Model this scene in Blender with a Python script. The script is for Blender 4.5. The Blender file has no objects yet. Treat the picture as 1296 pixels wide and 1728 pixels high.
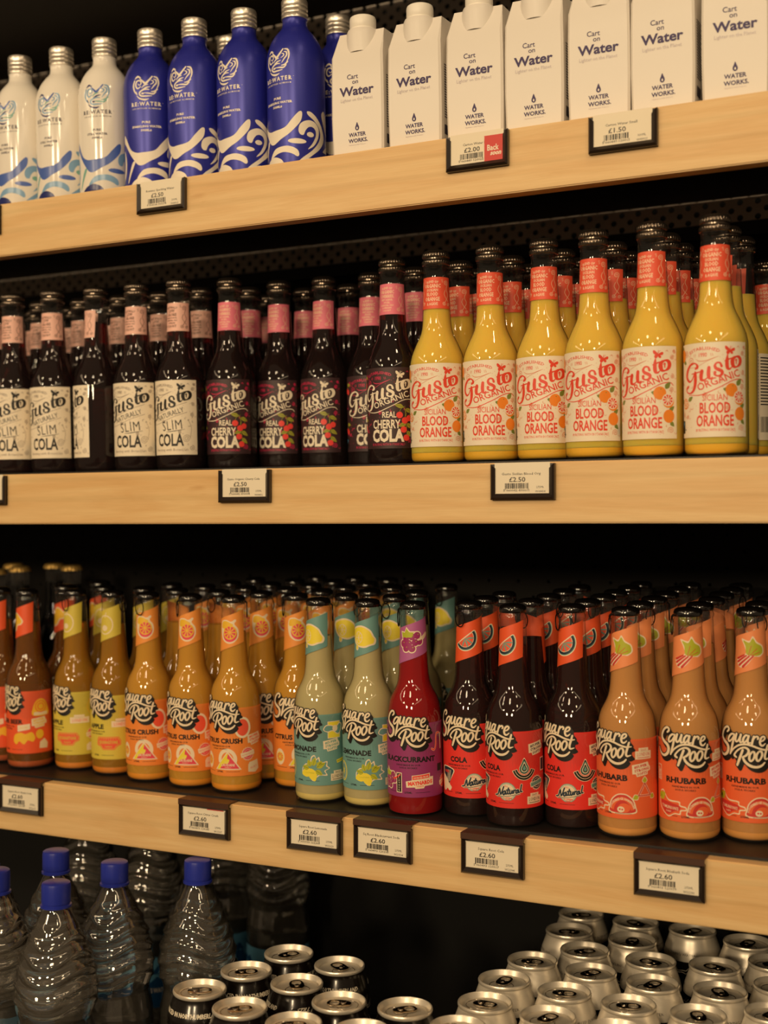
import bpy, bmesh, math, random
from mathutils import Vector, Matrix
from mathutils.geometry import tessellate_polygon

random.seed(7)
SC = bpy.context.scene
COL = SC.collection
Z0 = 1.30                      # height of the lens above the floor; shelf heights below are relative to it
YAW = math.atan(2080.0/4312.0)  # the camera looks this far to the left of the shelf's normal

# ---------------------------------------------------------------- camera, world, lights, exposure
cam_d = bpy.data.cameras.new('camera')
cam = bpy.data.objects.new('camera', cam_d); COL.objects.link(cam)
cam.location = (0, 0, Z0); cam.rotation_euler = (math.pi/2, 0, YAW)
cam_d.sensor_fit = 'VERTICAL'; cam_d.sensor_height = 36.0; cam_d.sensor_width = 27.0
cam_d.lens = 2080.0/1728.0*36.0
cam_d.shift_y = 25.0/1728.0
cam_d.clip_start = .02
cam_d.dof.use_dof = True; cam_d.dof.focus_distance = 1.31; cam_d.dof.aperture_fstop = 3.4
SC.camera = cam

world = bpy.data.worlds.new('world'); SC.world = world; world.use_nodes = True
wb = world.node_tree.nodes['Background']
wb.inputs[0].default_value = (1.0, .70, .42, 1); wb.inputs[1].default_value = .24
WARM = (1.0, .755, .46)
def lamp(x, y, z, size, power, aim, spread=150, sy=None):
    d = bpy.data.lights.new('ceiling_lamp', 'AREA'); d.energy = power; d.color = WARM
    d.shape = 'DISK' if sy is None else 'RECTANGLE'; d.size = size
    if sy: d.size_y = sy
    d.spread = math.radians(spread)
    o = bpy.data.objects.new('ceiling_lamp', d); COL.objects.link(o)
    o.location = (x, y, Z0+z)
    o.rotation_euler = (Vector(aim)-Vector((x, y, z))).to_track_quat('-Z', 'Y').to_euler()
# a track of shop spots over the aisle
for x in (-1.9, -.55, .8):
    lamp(x, -.45, 1.35, .26, 3.5, (x*.8-.15, 1.2, -.05))
# one spot nearer the shelves on the right
lamp(.15, .55, 1.35, .12, 1.6, (-.1, 1.2, 0.0))
# more spots further out in the shop
for x, y in ((-2.2, -2.1), (.5, -2.1)):
    lamp(x, y, 1.30, .36, 13.0, (-.6, 1.25, -.15))
# and far ones across the shop, shining in low under the shelves
for x in (-1.6, .7):
    lamp(x, -4.8, 1.10, .6, 68.0, (-.6, 1.35, -.2))
# two linear fittings running out from the shelves
for x, w in ((-2.5, 9.0), (1.15, 6.0)):
    d = bpy.data.lights.new('linear_lamp', 'AREA'); d.shape = 'RECTANGLE'; d.size = .12; d.size_y = 2.6; d.energy = w; d.color = WARM
    o = bpy.data.objects.new('linear_lamp', d); COL.objects.link(o); o.location = (x, -.9, Z0+1.15)
    o.rotation_euler = (0, math.radians(-50 if x < 0 else 50), 0)
SC.view_settings.view_transform = 'Standard'; SC.view_settings.look = 'None'
SC.view_settings.gamma = 1.0; SC.view_settings.use_curve_mapping = False
SC.view_settings.exposure = -0.52
cy = SC.cycles
cy.max_bounces = 14; cy.transparent_max_bounces = 40; cy.transmission_bounces = 12
cy.glossy_bounces = 5; cy.diffuse_bounces = 4
cy.caustics_reflective = False; cy.caustics_refractive = False
cy.sample_clamp_indirect = 3.0

# ---------------------------------------------------------------- materials
def lin(c):
    if isinstance(c, str):
        c = tuple(int(c[i:i+2], 16)/255 for i in (0, 2, 4))
    return tuple((v/12.92 if v <= .04045 else ((v+.055)/1.055)**2.4) for v in c)
MATS = {}
def mat(name, rgb, rough=.5, metal=0.0, spec=.5, coat=0.0, bump=None):
    if name in MATS: return MATS[name]
    m = bpy.data.materials.new(name); m.use_nodes = True
    b = m.node_tree.nodes['Principled BSDF']
    b.inputs['Base Color'].default_value = (*lin(rgb), 1)
    b.inputs['Roughness'].default_value = rough; b.inputs['Metallic'].default_value = metal
    b.inputs['Specular IOR Level'].default_value = spec
    b.inputs['Coat Weight'].default_value = coat; b.inputs['Coat Roughness'].default_value = .08
    if bump:
        n = m.node_tree.nodes; l = m.node_tree.links
        t = n.new('ShaderNodeTexNoise'); t.inputs['Scale'].default_value = bump[0]
        tc = n.new('ShaderNodeTexCoord'); l.new(tc.outputs['Object'], t.inputs['Vector'])
        bp = n.new('ShaderNodeBump'); bp.inputs['Strength'].default_value = bump[1]; bp.inputs['Distance'].default_value = .001
        l.new(t.outputs['Fac'], bp.inputs['Height']); l.new(bp.outputs['Normal'], b.inputs['Normal'])
    MATS[name] = m
    return m
def nodes_mat(name):
    m = bpy.data.materials.new(name); m.use_nodes = True
    n = m.node_tree.nodes; n.clear()
    MATS[name] = m
    return m, n, m.node_tree.links
def thin_glass(name, tint=(.99, .99, .98), rough=.015, edge=(.50, .48, .42), base=.055, brighten=.007):
    # a glass wall: transparent, mirror-like towards grazing angles, a little darker at the rim
    m, n, l = nodes_mat(name)
    out = n.new('ShaderNodeOutputMaterial'); mx = n.new('ShaderNodeMixShader')
    tr = n.new('ShaderNodeBsdfTransparent'); gl = n.new('ShaderNodeBsdfGlossy')
    gl.inputs['Roughness'].default_value = rough
    lw = n.new('ShaderNodeLayerWeight'); lw.inputs['Blend'].default_value = .5
    pw = n.new('ShaderNodeMath'); pw.operation = 'POWER'; pw.inputs[1].default_value = 5.0; l.new(lw.outputs['Facing'], pw.inputs[0])
    fr = n.new('ShaderNodeMath'); fr.operation = 'MULTIPLY_ADD'; fr.inputs[1].default_value = 1-base; fr.inputs[2].default_value = base; l.new(pw.outputs[0], fr.inputs[0])
    p3 = n.new('ShaderNodeMath'); p3.operation = 'POWER'; p3.inputs[1].default_value = 3.0; l.new(lw.outputs['Facing'], p3.inputs[0])
    mc = n.new('ShaderNodeMix'); mc.data_type = 'RGBA'
    mc.inputs[6].default_value = (*tint, 1); mc.inputs[7].default_value = (*edge, 1)
    l.new(p3.outputs[0], mc.inputs[0]); l.new(mc.outputs[2], tr.inputs['Color'])
    l.new(fr.outputs[0], mx.inputs[0]); l.new(tr.outputs[0], mx.inputs[1]); l.new(gl.outputs[0], mx.inputs[2])
    df = n.new('ShaderNodeBsdfDiffuse'); df.inputs['Color'].default_value = (brighten, brighten, brighten, 1)   # small diffuse term added to brighten the glass
    ad = n.new('ShaderNodeAddShader'); l.new(mx.outputs[0], ad.inputs[0]); l.new(df.outputs[0], ad.inputs[1])
    l.new(ad.outputs[0], out.inputs[0])
    return m
def liquid(name, tint, haze, col, trans=.5, rough=0.0, ior=1.33):
    m, n, l = nodes_mat(name)
    out = n.new('ShaderNodeOutputMaterial'); mx = n.new('ShaderNodeMixShader'); m2 = n.new('ShaderNodeMixShader')
    rf = n.new('ShaderNodeBsdfRefraction'); rf.inputs['Color'].default_value = (*lin(tint), 1)
    rf.inputs['IOR'].default_value = ior; rf.inputs['Roughness'].default_value = rough
    df = n.new('ShaderNodeBsdfDiffuse'); df.inputs['Color'].default_value = (*lin(col), 1)
    tl = n.new('ShaderNodeBsdfTranslucent'); tl.inputs['Color'].default_value = (*lin(col), 1)
    m2.inputs[0].default_value = trans
    l.new(df.outputs[0], m2.inputs[1]); l.new(tl.outputs[0], m2.inputs[2])
    mx.inputs[0].default_value = haze
    l.new(rf.outputs[0], mx.inputs[1]); l.new(m2.outputs[0], mx.inputs[2]); l.new(mx.outputs[0], out.inputs[0])
    return m
def cloudy(name, col, radius, scale, tint, mixf):
    # a drink thick with pulp: light scatters inside it
    m = liquid(name, tint, 0, col); n = m.node_tree.nodes; l = m.node_tree.links
    b = n.new('ShaderNodeBsdfPrincipled'); b.inputs['Base Color'].default_value = (*lin(col), 1)
    b.inputs['Subsurface Weight'].default_value = 1.0; b.inputs['Subsurface Radius'].default_value = radius; b.inputs['Subsurface Scale'].default_value = scale
    b.inputs['Specular IOR Level'].default_value = 0.0; b.inputs['Roughness'].default_value = .6
    mx = [q for q in n if q.type == 'MIX_SHADER' and q.outputs[0].links and q.outputs[0].links[0].to_node.type == 'OUTPUT_MATERIAL'][0]
    l.new(b.outputs[0], mx.inputs[2]); mx.inputs[0].default_value = mixf
    return m
def wood(name):
    m = mat(name, 'E6C79A', .42, spec=.35)
    n = m.node_tree.nodes; l = m.node_tree.links; b = n['Principled BSDF']
    tc = n.new('ShaderNodeTexCoord')
    mp = n.new('ShaderNodeMapping'); mp.inputs['Scale'].default_value = (2.2, 9, 26); l.new(tc.outputs['Object'], mp.inputs[0])
    a = n.new('ShaderNodeTexNoise'); a.inputs['Scale'].default_value = 1.6; a.inputs['Detail'].default_value = 5; a.inputs['Distortion'].default_value = 1.4
    l.new(mp.outputs[0], a.inputs['Vector'])
    mp2 = n.new('ShaderNodeMapping'); mp2.inputs['Scale'].default_value = (14, 60, 420); l.new(tc.outputs['Object'], mp2.inputs[0])
    f = n.new('ShaderNodeTexNoise'); f.inputs['Scale'].default_value = 2.0; f.inputs['Detail'].default_value = 3; l.new(mp2.outputs[0], f.inputs['Vector'])
    w = n.new('ShaderNodeTexWave'); w.wave_type = 'BANDS'; w.bands_direction = 'Z'; w.inputs['Scale'].default_value = .55
    w.inputs['Distortion'].default_value = 9; w.inputs['Detail'].default_value = 1.5; w.inputs['Detail Scale'].default_value = .5
    l.new(mp.outputs[0], w.inputs['Vector'])
    r = n.new('ShaderNodeValToRGB')
    r.color_ramp.elements[0].position = .28; r.color_ramp.elements[0].color = (*lin('DDB076'), 1)
    r.color_ramp.elements[1].position = .75; r.color_ramp.elements[1].color = (*lin('EECE98'), 1)
    l.new(a.outputs['Fac'], r.inputs[0])
    r2 = n.new('ShaderNodeValToRGB')
    r2.color_ramp.elements[0].position = 0; r2.color_ramp.elements[0].color = (.86, .84, .80, 1)
    r2.color_ramp.elements[1].position = .25; r2.color_ramp.elements[1].color = (1, 1, 1, 1)
    l.new(w.outputs['Fac'], r2.inputs[0])
    mu = n.new('ShaderNodeMix'); mu.data_type = 'RGBA'; mu.blend_type = 'MULTIPLY'; mu.inputs[0].default_value = .55
    l.new(r.outputs[0], mu.inputs[6]); l.new(r2.outputs[0], mu.inputs[7])
    r3 = n.new('ShaderNodeValToRGB')
    r3.color_ramp.elements[0].position = .3; r3.color_ramp.elements[0].color = (.90, .88, .84, 1)
    r3.color_ramp.elements[1].position = .6; r3.color_ramp.elements[1].color = (1, 1, 1, 1)
    l.new(f.outputs['Fac'], r3.inputs[0])
    mu2 = n.new('ShaderNodeMix'); mu2.data_type = 'RGBA'; mu2.blend_type = 'MULTIPLY'; mu2.inputs[0].default_value = .6
    l.new(mu.outputs[2], mu2.inputs[6]); l.new(r3.outputs[0], mu2.inputs[7])
    # a few brown scuffs
    s = n.new('ShaderNodeTexNoise'); s.inputs['Scale'].default_value = 7; s.inputs['Detail'].default_value = 4
    mp3 = n.new('ShaderNodeMapping'); mp3.inputs['Scale'].default_value = (1, 1, 6); l.new(tc.outputs['Object'], mp3.inputs[0]); l.new(mp3.outputs[0], s.inputs['Vector'])
    r4 = n.new('ShaderNodeValToRGB')
    r4.color_ramp.elements[0].position = .70; r4.color_ramp.elements[0].color = (0, 0, 0, 1)
    r4.color_ramp.elements[1].position = .80; r4.color_ramp.elements[1].color = (.6, .6, .6, 1)
    l.new(s.outputs['Fac'], r4.inputs[0])
    mu3 = n.new('ShaderNodeMix'); mu3.data_type = 'RGBA'
    mu3.inputs[7].default_value = (*lin('B98045'), 1)
    l.new(r4.outputs[0], mu3.inputs[0]); l.new(mu2.outputs[2], mu3.inputs[6]); l.new(mu3.outputs[2], b.inputs['Base Color'])
    return m

WOOD = wood('birch_ply')
BLACK_METAL = mat('black_sheet_metal', '1E1A18', .45, .2, bump=(900, .15))
PANEL = mat('dark_perforated_metal', '120F0D', .7, .0, spec=.2)
BAND = mat('brightened_perforated_metal', 'CFC4B8', .5, .0)  # paler copy of the panel metal, light on the band put into its colour
DARK = mat('black_void', '080706', .9)
FLOOR = mat('dark_floor', '4A3F36', .6)
GLASS = thin_glass('clear_glass')
HOLDER = mat('dark_brown_plastic', '241913', .28, spec=.6)
HOLDERTOP = mat('brown_plastic', '4A2E20', .35, spec=.6)
CARD = mat('cream_card', 'EFE3CB', .55)
INK = mat('black_ink', '17120F', .5)

# ---------------------------------------------------------------- mesh helpers
def finish(bm, name, mats, smooth=None):
    me = bpy.data.meshes.new(name); bm.to_mesh(me); bm.free()
    for m in (mats if isinstance(mats, (list, tuple)) else [mats]): me.materials.append(m)
    if smooth is not None:
        me.polygons.foreach_set('use_smooth', [True]*len(me.polygons))
        me.set_sharp_from_angle(angle=math.radians(smooth))
    return me
def lathe(prof, seg=40, fn=None, close=True, bm=None, mi=0):
    """prof: (r, z) in mm from bottom to top; r = 0 closes to a point."""
    bm = bm or bmesh.new(); rings = []
    for r, z in prof:
        if r <= 1e-6: rings.append([bm.verts.new((0, 0, z/1000))]); continue
        ring = []
        for k in range(seg):
            a = 2*math.pi*k/seg; rr = r if fn is None else fn(r, z, a)
            ring.append(bm.verts.new((rr*math.sin(a)/1000, -rr*math.cos(a)/1000, z/1000)))
        rings.append(ring)
    for A, B in zip(rings, rings[1:]):
        if len(A) == 1 and len(B) == 1: continue
        if len(A) == 1: fs = [bm.faces.new((A[0], B[(k+1) % seg], B[k])) for k in range(seg)]
        elif len(B) == 1: fs = [bm.faces.new((A[k], A[(k+1) % seg], B[0])) for k in range(seg)]
        else: fs = [bm.faces.new((A[k], A[(k+1) % seg], B[(k+1) % seg], B[k])) for k in range(seg)]
        for f in fs: f.material_index = mi
    return bm
def box(bm, x0, x1, y0, y1, z0, z1, mi=0):
    v = [bm.verts.new(p) for p in ((x0, y0, z0), (x1, y0, z0), (x1, y1, z0), (x0, y1, z0), (x0, y0, z1), (x1, y0, z1), (x1, y1, z1), (x0, y1, z1))]
    for q in ((3, 2, 1, 0), (4, 5, 6, 7), (0, 1, 5, 4), (1, 2, 6, 5), (2, 3, 7, 6), (3, 0, 4, 7)):
        f = bm.faces.new([v[i] for i in q]); f.material_index = mi
def interp(prof, z):
    for (r0, z0), (r1, z1) in zip(prof, prof[1:]):
        if z0 <= z <= z1 and z1 > z0: return r0+(r1-r0)*(z-z0)/(z1-z0)
    return prof[-1][0] if z > prof[-1][1] else prof[0][0]
def torus(bm, R, r, M, seg=28, ms=8, mi=0, a0=0, a1=2*math.pi):
    full = abs(a1-a0-2*math.pi) < 1e-6; n = seg if full else seg+1; rings = []
    for i in range(n):
        a = a0+(a1-a0)*i/seg; ring = []
        for j in range(ms):
            b = 2*math.pi*j/ms; q = R+r*math.cos(b)
            ring.append(bm.verts.new(M @ Vector((q*math.cos(a), q*math.sin(a), r*math.sin(b)))))
        rings.append(ring)
    for i in range(n if full else n-1):
        A, B = rings[i], rings[(i+1) % n]
        for j in range(ms):
            f = bm.faces.new((A[j], B[j], B[(j+1) % ms], A[(j+1) % ms])); f.material_index = mi
def tube(bm, pts, r, ms=6, mi=0):
    rings = []
    for i, p in enumerate(pts):
        p = Vector(p); t = (Vector(pts[min(i+1, len(pts)-1)])-Vector(pts[max(i-1, 0)])).normalized()
        u = t.orthogonal().normalized(); v = t.cross(u)
        rings.append([bm.verts.new(p+(u*math.cos(2*math.pi*j/ms)+v*math.sin(2*math.pi*j/ms))*r) for j in range(ms)])
    for A, B in zip(rings, rings[1:]):
        for j in range(ms): bm.faces.new((A[j], A[(j+1) % ms], B[(j+1) % ms], B[j])).material_index = mi

# ---------------------------------------------------------------- flat print: shapes and lettering in mm, wrapped on a surface
def smooth_pts(pts, closed=False, n=6):
    P = [Vector(p) for p in pts]; N = len(P); out = []
    idx = range(N) if closed else range(N-1)
    for i in idx:
        p0 = P[(i-1) % N] if closed or i > 0 else P[i]*2-P[i+1]
        p1, p2 = P[i], P[(i+1) % N]
        p3 = P[(i+2) % N] if closed or i+2 < N else p2*2-p1
        for k in range(n):
            t = k/n
            out.append(.5*((2*p1)+(p2-p0)*t+(2*p0-5*p1+4*p2-p3)*t*t+(3*p1-p0-3*p2+p3)*t**3))
    if not closed: out.append(P[-1])
    return out
_TXT = {}
def text_mesh(s, bold, res, sp=1.0):
    key = (s, bold, res, sp)
    if key not in _TXT:
        c = bpy.data.curves.new('lettering', 'FONT'); c.body = s; c.size = 1; c.resolution_u = res; c.offset = bold; c.space_character = sp
        o = bpy.data.objects.new('lettering', c)
        COL.objects.link(o)
        dg = bpy.context.evaluated_depsgraph_get()
        me = bpy.data.meshes.new_from_object(o.evaluated_get(dg))
        V = [(v.co.x, v.co.y) for v in me.vertices]; F = [tuple(p.vertices) for p in me.polygons]
        bpy.data.meshes.remove(me); bpy.data.objects.remove(o); bpy.data.curves.remove(c)
        xs = [v[0] for v in V] or [0]
        x0, x1 = min(xs), max(xs)
        _TXT[key] = ([(x-x0, y) for x, y in V], F, x1-x0)
    return _TXT[key]
class Art:
    def __init__(self): self.parts = []
    def add(self, V, F, m, l): self.parts.append((V, F, m, l))
    def poly(self, pts, m, l, smooth=False, n=5):
        if smooth: pts = smooth_pts(pts, True, n)
        P = [Vector((p[0], p[1], 0)) for p in pts]
        self.add([(p.x, p.y) for p in P], [tuple(t) for t in tessellate_polygon([P])], m, l)
    def rect(self, x0, y0, x1, y1, m, l, rot=0, r=0):
        cx, cy_ = (x0+x1)/2, (y0+y1)/2; c, s = math.cos(rot), math.sin(rot)
        q = [(x0, y0), (x1, y0), (x1, y1), (x0, y1)]
        if r:
            q = []
            for (a, b, st) in ((x1-r, y0+r, -90), (x1-r, y1-r, 0), (x0+r, y1-r, 90), (x0+r, y0+r, 180)):
                for k in range(4): q.append((a+r*math.cos(math.radians(st+30*k)), b+r*math.sin(math.radians(st+30*k))))
        self.poly([(cx+(x-cx)*c-(y-cy_)*s, cy_+(x-cx)*s+(y-cy_)*c) for x, y in q], m, l)
    def ell(self, x, y, rx, ry, m, l, n=22, rot=0, a0=0, a1=360):
        c, s = math.cos(rot), math.sin(rot); pts = []
        full = a1-a0 >= 360
        for k in range(n if full else n+1):
            a = math.radians(a0+(a1-a0)*k/n); u, v = rx*math.cos(a), ry*math.sin(a)
            pts.append((x+u*c-v*s, y+u*s+v*c))
        self.poly(pts, m, l)
    def ring(self, x, y, rx, ry, w, m, l, n=28, a0=0, a1=360):
        pts = [(x+rx*math.cos(math.radians(a0+(a1-a0)*k/n)), y+ry*math.sin(math.radians(a0+(a1-a0)*k/n))) for k in range(n+1)]
        self.stroke(pts, w, m, l, False, caps=False)
    def stroke(self, pts, w, m, l, smooth=True, caps=True, n=5):
        ws = w if isinstance(w, (list, tuple)) else [w]*len(pts)
        P3 = [Vector((p[0], p[1], q)) for p, q in zip(pts, ws)]
        if smooth and len(P3) > 2: P3 = smooth_pts(P3, False, n)
        V, F = [], []
        for i, p in enumerate(P3):
            t = P3[min(i+1, len(P3)-1)]-P3[max(i-1, 0)]; t = Vector((t.x, t.y))
            if t.length < 1e-9: t = Vector((1, 0))
            t.normalize(); h = max(p.z, .02)/2
            V += [(p.x-t.y*h, p.y+t.x*h), (p.x+t.y*h, p.y-t.x*h)]
            if i: b = 2*i; F.append((b-2, b-1, b+1, b))
        self.add(V, F, m, l)
        if caps:
            for p in (P3[0], P3[-1]):
                if p.z > .3: self.ell(p.x, p.y, p.z/2, p.z/2, m, l, 10)
    def spiral(self, x, y, r, turns, w, m, l, d=1, a=0):
        n = int(turns*12)+1
        self.stroke([(x+r*(1-.9*k/n)*math.cos(a+d*2*math.pi*turns*k/n), y+r*(1-.9*k/n)*math.sin(a+d*2*math.pi*turns*k/n)) for k in range(n)], w, m, l, False, False)
    def text(self, s, x, y, h, m, l, sx=1.0, bold=0.0, align='C', rot=0, shear=0, width=None, arc=None, res=2, sp=1.0):
        if not s: return
        """h = capital height in mm; width fixes the line's length; arc = radius of a baseline bent about (x, y-arc)."""
        V, F, W = text_mesh(s, bold, res, sp)
        k = h/.729
        if width: sx = width/(W*k)
        off = {'C': -W*k*sx/2, 'L': 0, 'R': -W*k*sx}[align]
        c, s_ = math.cos(rot), math.sin(rot); out = []
        for a, b in V:
            u, v = a*k*sx+off+b*k*shear, b*k
            if arc:
                an = u/arc; u, v = (arc+v)*math.sin(an), (arc+v)*math.cos(an)-arc
            out.append((x+u*c-v*s_, y+u*s_+v*c))
        self.add(out, F, m, l)
    def mesh(self, name, mats, fn, dx=3.0, dy=None, xr=None, yr=None, step=.06):
        bm = bmesh.new()
        for V, F, m, l in self.parts:
            vs = [bm.verts.new((x, y, l)) for x, y in V]
            for f in F:
                if len(set(f)) < 3: continue
                try: g = bm.faces.new([vs[i] for i in f]); g.material_index = m
                except ValueError: pass
        def cut(co, no, clear=False):
            bmesh.ops.bisect_plane(bm, geom=bm.verts[:]+bm.edges[:]+bm.faces[:], plane_co=co, plane_no=no, clear_outer=clear)
        if xr: cut((xr[1], 0, 0), (1, 0, 0), True); cut((xr[0], 0, 0), (-1, 0, 0), True)
        if yr: cut((0, yr[1], 0), (0, 1, 0), True); cut((0, yr[0], 0), (0, -1, 0), True)
        xs = [v.co.x for v in bm.verts]; ys = [v.co.y for v in bm.verts]
        if dx:
            for k in range(math.ceil(min(xs)/dx), math.floor(max(xs)/dx)+1): cut((k*dx, 0, 0), (1, 0, 0))
        if dy:
            for k in range(math.ceil(min(ys)/dy), math.floor(max(ys)/dy)+1): cut((0, k*dy, 0), (0, 1, 0))
        bmesh.ops.triangulate(bm, faces=[f for f in bm.faces if len(f.verts) > 4])
        for f in bm.faces:
            if f.normal.z < 0: f.normal_flip()
        for v in bm.verts: v.co = fn(v.co.x, v.co.y, .10+v.co.z*step)
        return finish(bm, name, mats, 60)
def on_bottle(prof, zb):
    def fn(x, y, off):
        z = zb+y; r = interp(prof, z); a = x/r; r += off
        return Vector((r*math.sin(a)/1000, -r*math.cos(a)/1000, z/1000))
    return fn
def on_front(x, y, off): return Vector((x/1000, -off/1000, y/1000))

# ---------------------------------------------------------------- things and their parts
KINDS = {}
ALPHA = math.atan(.036)
def inst(kind, name, label, cat, group, M, turn=None):
    """one thing: an Empty with a mesh for each part (parts of the same kind share mesh data)."""
    root = bpy.data.objects.new(name, None); COL.objects.link(root)
    root.empty_display_size = .02
    root.matrix_world = M
    root['label'] = label; root['category'] = cat
    if group: root['group'] = group
    made = []
    for pn, me, par in KINDS[kind]:
        o = bpy.data.objects.new(pn, me); COL.objects.link(o)
        o.parent = root if par is None else made[par]
        if turn and pn in turn: o.rotation_euler = (0, 0, turn[pn])
        made.append(o)
    return root
def single(name, me, label=None, cat=None, group=None, kind=None, parent=None, loc=(0, 0, 0)):
    o = bpy.data.objects.new(name, me); COL.objects.link(o); o.location = loc
    if parent: o.parent = parent
    if label: o['label'] = label
    if cat: o['category'] = cat
    if group: o['group'] = group
    if kind: o['kind'] = kind
    return o
def empty(name, label, cat, loc=(0, 0, 0), group=None, kind=None):
    o = bpy.data.objects.new(name, None); COL.objects.link(o); o.location = loc; o.empty_display_size = .02
    if label: o['label'] = label
    if cat: o['category'] = cat
    if group: o['group'] = group
    if kind: o['kind'] = kind
    return o
def relax(P, dmin, it=60):
    P = [list(p) for p in P]
    for _ in range(it):
        for i in range(len(P)):
            for j in range(i):
                dx, dy = P[i][0]-P[j][0], P[i][1]-P[j][1]; L = math.hypot(dx, dy) or 1e-6
                if L < dmin:
                    q = (dmin-L)/2/L; P[i][0] += dx*q; P[i][1] += dy*q; P[j][0] -= dx*q; P[j][1] -= dy*q
    return P
ORD = ['first', 'second', 'third', 'fourth', 'fifth', 'sixth', 'seventh', 'eighth', 'ninth', 'tenth', 'eleventh', 'twelfth', 'thirteenth', 'fourteenth', 'fifteenth', 'sixteenth']

# ---------------------------------------------------------------- the setting: floor, back panel, shelves
D = 1.17; YB = 1.60; SLOPE = .036
XL, XR = -2.1, .55
bm = bmesh.new(); box(bm, -5, 4, -6, 2.2, -.05, 0)
single('floor', finish(bm, 'floor', FLOOR), 'dark shop floor in front of the shelving', kind='structure')
bm = bmesh.new(); box(bm, XL, XR, YB+.03, YB+.05, 0, Z0+1.05)
wall = single('wall_back', finish(bm, 'wall_back', DARK), 'black back of the shelving bay', kind='structure')
def holed(x0, x1, z0, z1, px, pz, rad, y, depth=.0015, n=8):
    """a metal sheet with staggered round holes, one cell per hole"""
    bm = bmesh.new(); rows = int(round((z1-z0)/pz))
    for j in range(rows):
        zc = z0+(j+.5)*pz; s = (j % 2)*px/2
        nx = int(round((x1-x0)/px))
        for i in range(nx):
            xc = x0+(i+.5)*px+s
            outer = [(xc-px/2, zc-pz/2), (xc, zc-pz/2), (xc+px/2, zc-pz/2), (xc+px/2, zc), (xc+px/2, zc+pz/2), (xc, zc+pz/2), (xc-px/2, zc+pz/2), (xc-px/2, zc)]
            inner = [(xc+rad*math.cos(math.radians(225+45*k)), zc+rad*math.sin(math.radians(225+45*k))) for k in range(8)]
            o = [bm.verts.new((a, y, b)) for a, b in outer]; q = [bm.verts.new((a, y, b)) for a, b in inner]
            w = [bm.verts.new((a, y+depth, b)) for a, b in inner]
            for k in range(8):
                bm.faces.new((o[k], o[(k+1) % 8], q[(k+1) % 8], q[k])); bm.faces.new((q[k], q[(k+1) % 8], w[(k+1) % 8], w[k]))
    return bm
for (za, zb, nm) in ((.0, .366, 'panel'), (-.30, .0, 'panel')):
    single('perforated_panel', finish(holed(-1.75, .4, Z0+za, Z0+zb, .043, .0215, .0024, YB), 'perforated_panel', PANEL), kind=None, parent=wall)
bm = bmesh.new(); box(bm, XL, XR, YB+.002, YB+.02, .1, Z0-.30)
single('lower_panel', finish(bm, 'lower_panel', DARK), parent=wall)
for (za, zb) in ((.384, .4325), (.52, 1.0)):
    single('perforated_band', finish(holed(-1.75, .4, Z0+za, Z0+zb, .0216, .0097, .0041, YB-.008), 'perforated_band', BAND), parent=wall)
bm = bmesh.new(); box(bm, XL, XR, YB-.010, YB+.004, Z0+.366, Z0+.384)
single('rail', finish(bm, 'rail', mat('black_rail', '0E0C0B', .5)), parent=wall)
for x in (XL, XR-.03):
    bm = bmesh.new(); box(bm, x, x+.03, YB-.03, YB+.03, 0, Z0+1.05)
    single('upright', finish(bm, 'upright', BLACK_METAL), parent=wall)

def shelf(zt, zb, label, lip, slope=SLOPE, y0=D):
    r = empty('shelf', label, 'shelf', (0, y0, Z0+zb))
    h = zt-zb
    bm = bmesh.new(); box(bm, XL, XR, 0, .018, 0, h)
    bmesh.ops.bevel(bm, geom=[e for e in bm.edges if abs(e.verts[0].co.x-e.verts[1].co.x) > .5], offset=.0012, segments=2, affect='EDGES')
    single('front_board', finish(bm, 'front_board', WOOD), 'pale birch plywood front board', parent=r)
    bm = bmesh.new(); dpt = YB-y0; L = dpt-.012
    z0 = h+lip
    v = []
    for x in (XL, XR):
        for (y, dz) in ((.0185, -.0016), (.0185, 0), (L, 0), (L, -.0016)):
            v.append(bm.verts.new((x, y, z0+(y)*slope+dz)))
    for q in ((0, 3, 2, 1), (4, 5, 6, 7), (0, 1, 5, 4), (1, 2, 6, 5), (2, 3, 7, 6), (3, 0, 4, 7)): bm.faces.new([v[i] for i in q])
    # rolled black front lip over the board's top edge
    box(bm, XL, XR, .0160, .0195, h-.004, z0+.0006)
    bmesh.ops.recalc_face_normals(bm, faces=bm.faces)
    single('deck', finish(bm, 'deck', BLACK_METAL), 'black sheet metal shelf deck', parent=r)
    for x in (-1.6, -.9, -.15, .35):
        bm = bmesh.new(); z1 = z0-.003
        q = [bm.verts.new((x+s, y, z)) for s in (0, .003) for (y, z) in ((.02, h*.25), (L, .03), (L, z1+L*slope), (.02, z1+.02*slope))]
        for f in ((0, 1, 2, 3), (7, 6, 5, 4), (0, 4, 5, 1), (1, 5, 6, 2), (2, 6, 7, 3), (3, 7, 4, 0)): bm.faces.new([q[i] for i in f])
        if zt > .2: bm.free(); continue
        single('bracket', finish(bm, 'bracket', BLACK_METAL), parent=r)
    return r
shelf(.735, .672, 'upper wooden-fronted shelf just above the picture', .0005)
shelf(.4000, .3352, 'top wooden-fronted shelf carrying water bottles and cartons', .0005)
shelf(.0645, .0035, 'middle wooden-fronted shelf carrying cola and blood orange bottles', .0020)
shelf(-.3112, -.3745, 'third wooden-fronted shelf carrying rows of ring-pull soda bottles', .0024)
def deck_z(top, y): return {1: .4009, 2: .0669, 3: -.3084}[top]+(y-D)*SLOPE
bm = bmesh.new(); box(bm, XL, XR, .93, YB-.012, Z0-.715, Z0-.700)
base = single('base_deck', finish(bm, 'base_deck', BLACK_METAL), 'black base shelf under the cans and large water bottles', 'shelf')
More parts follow.
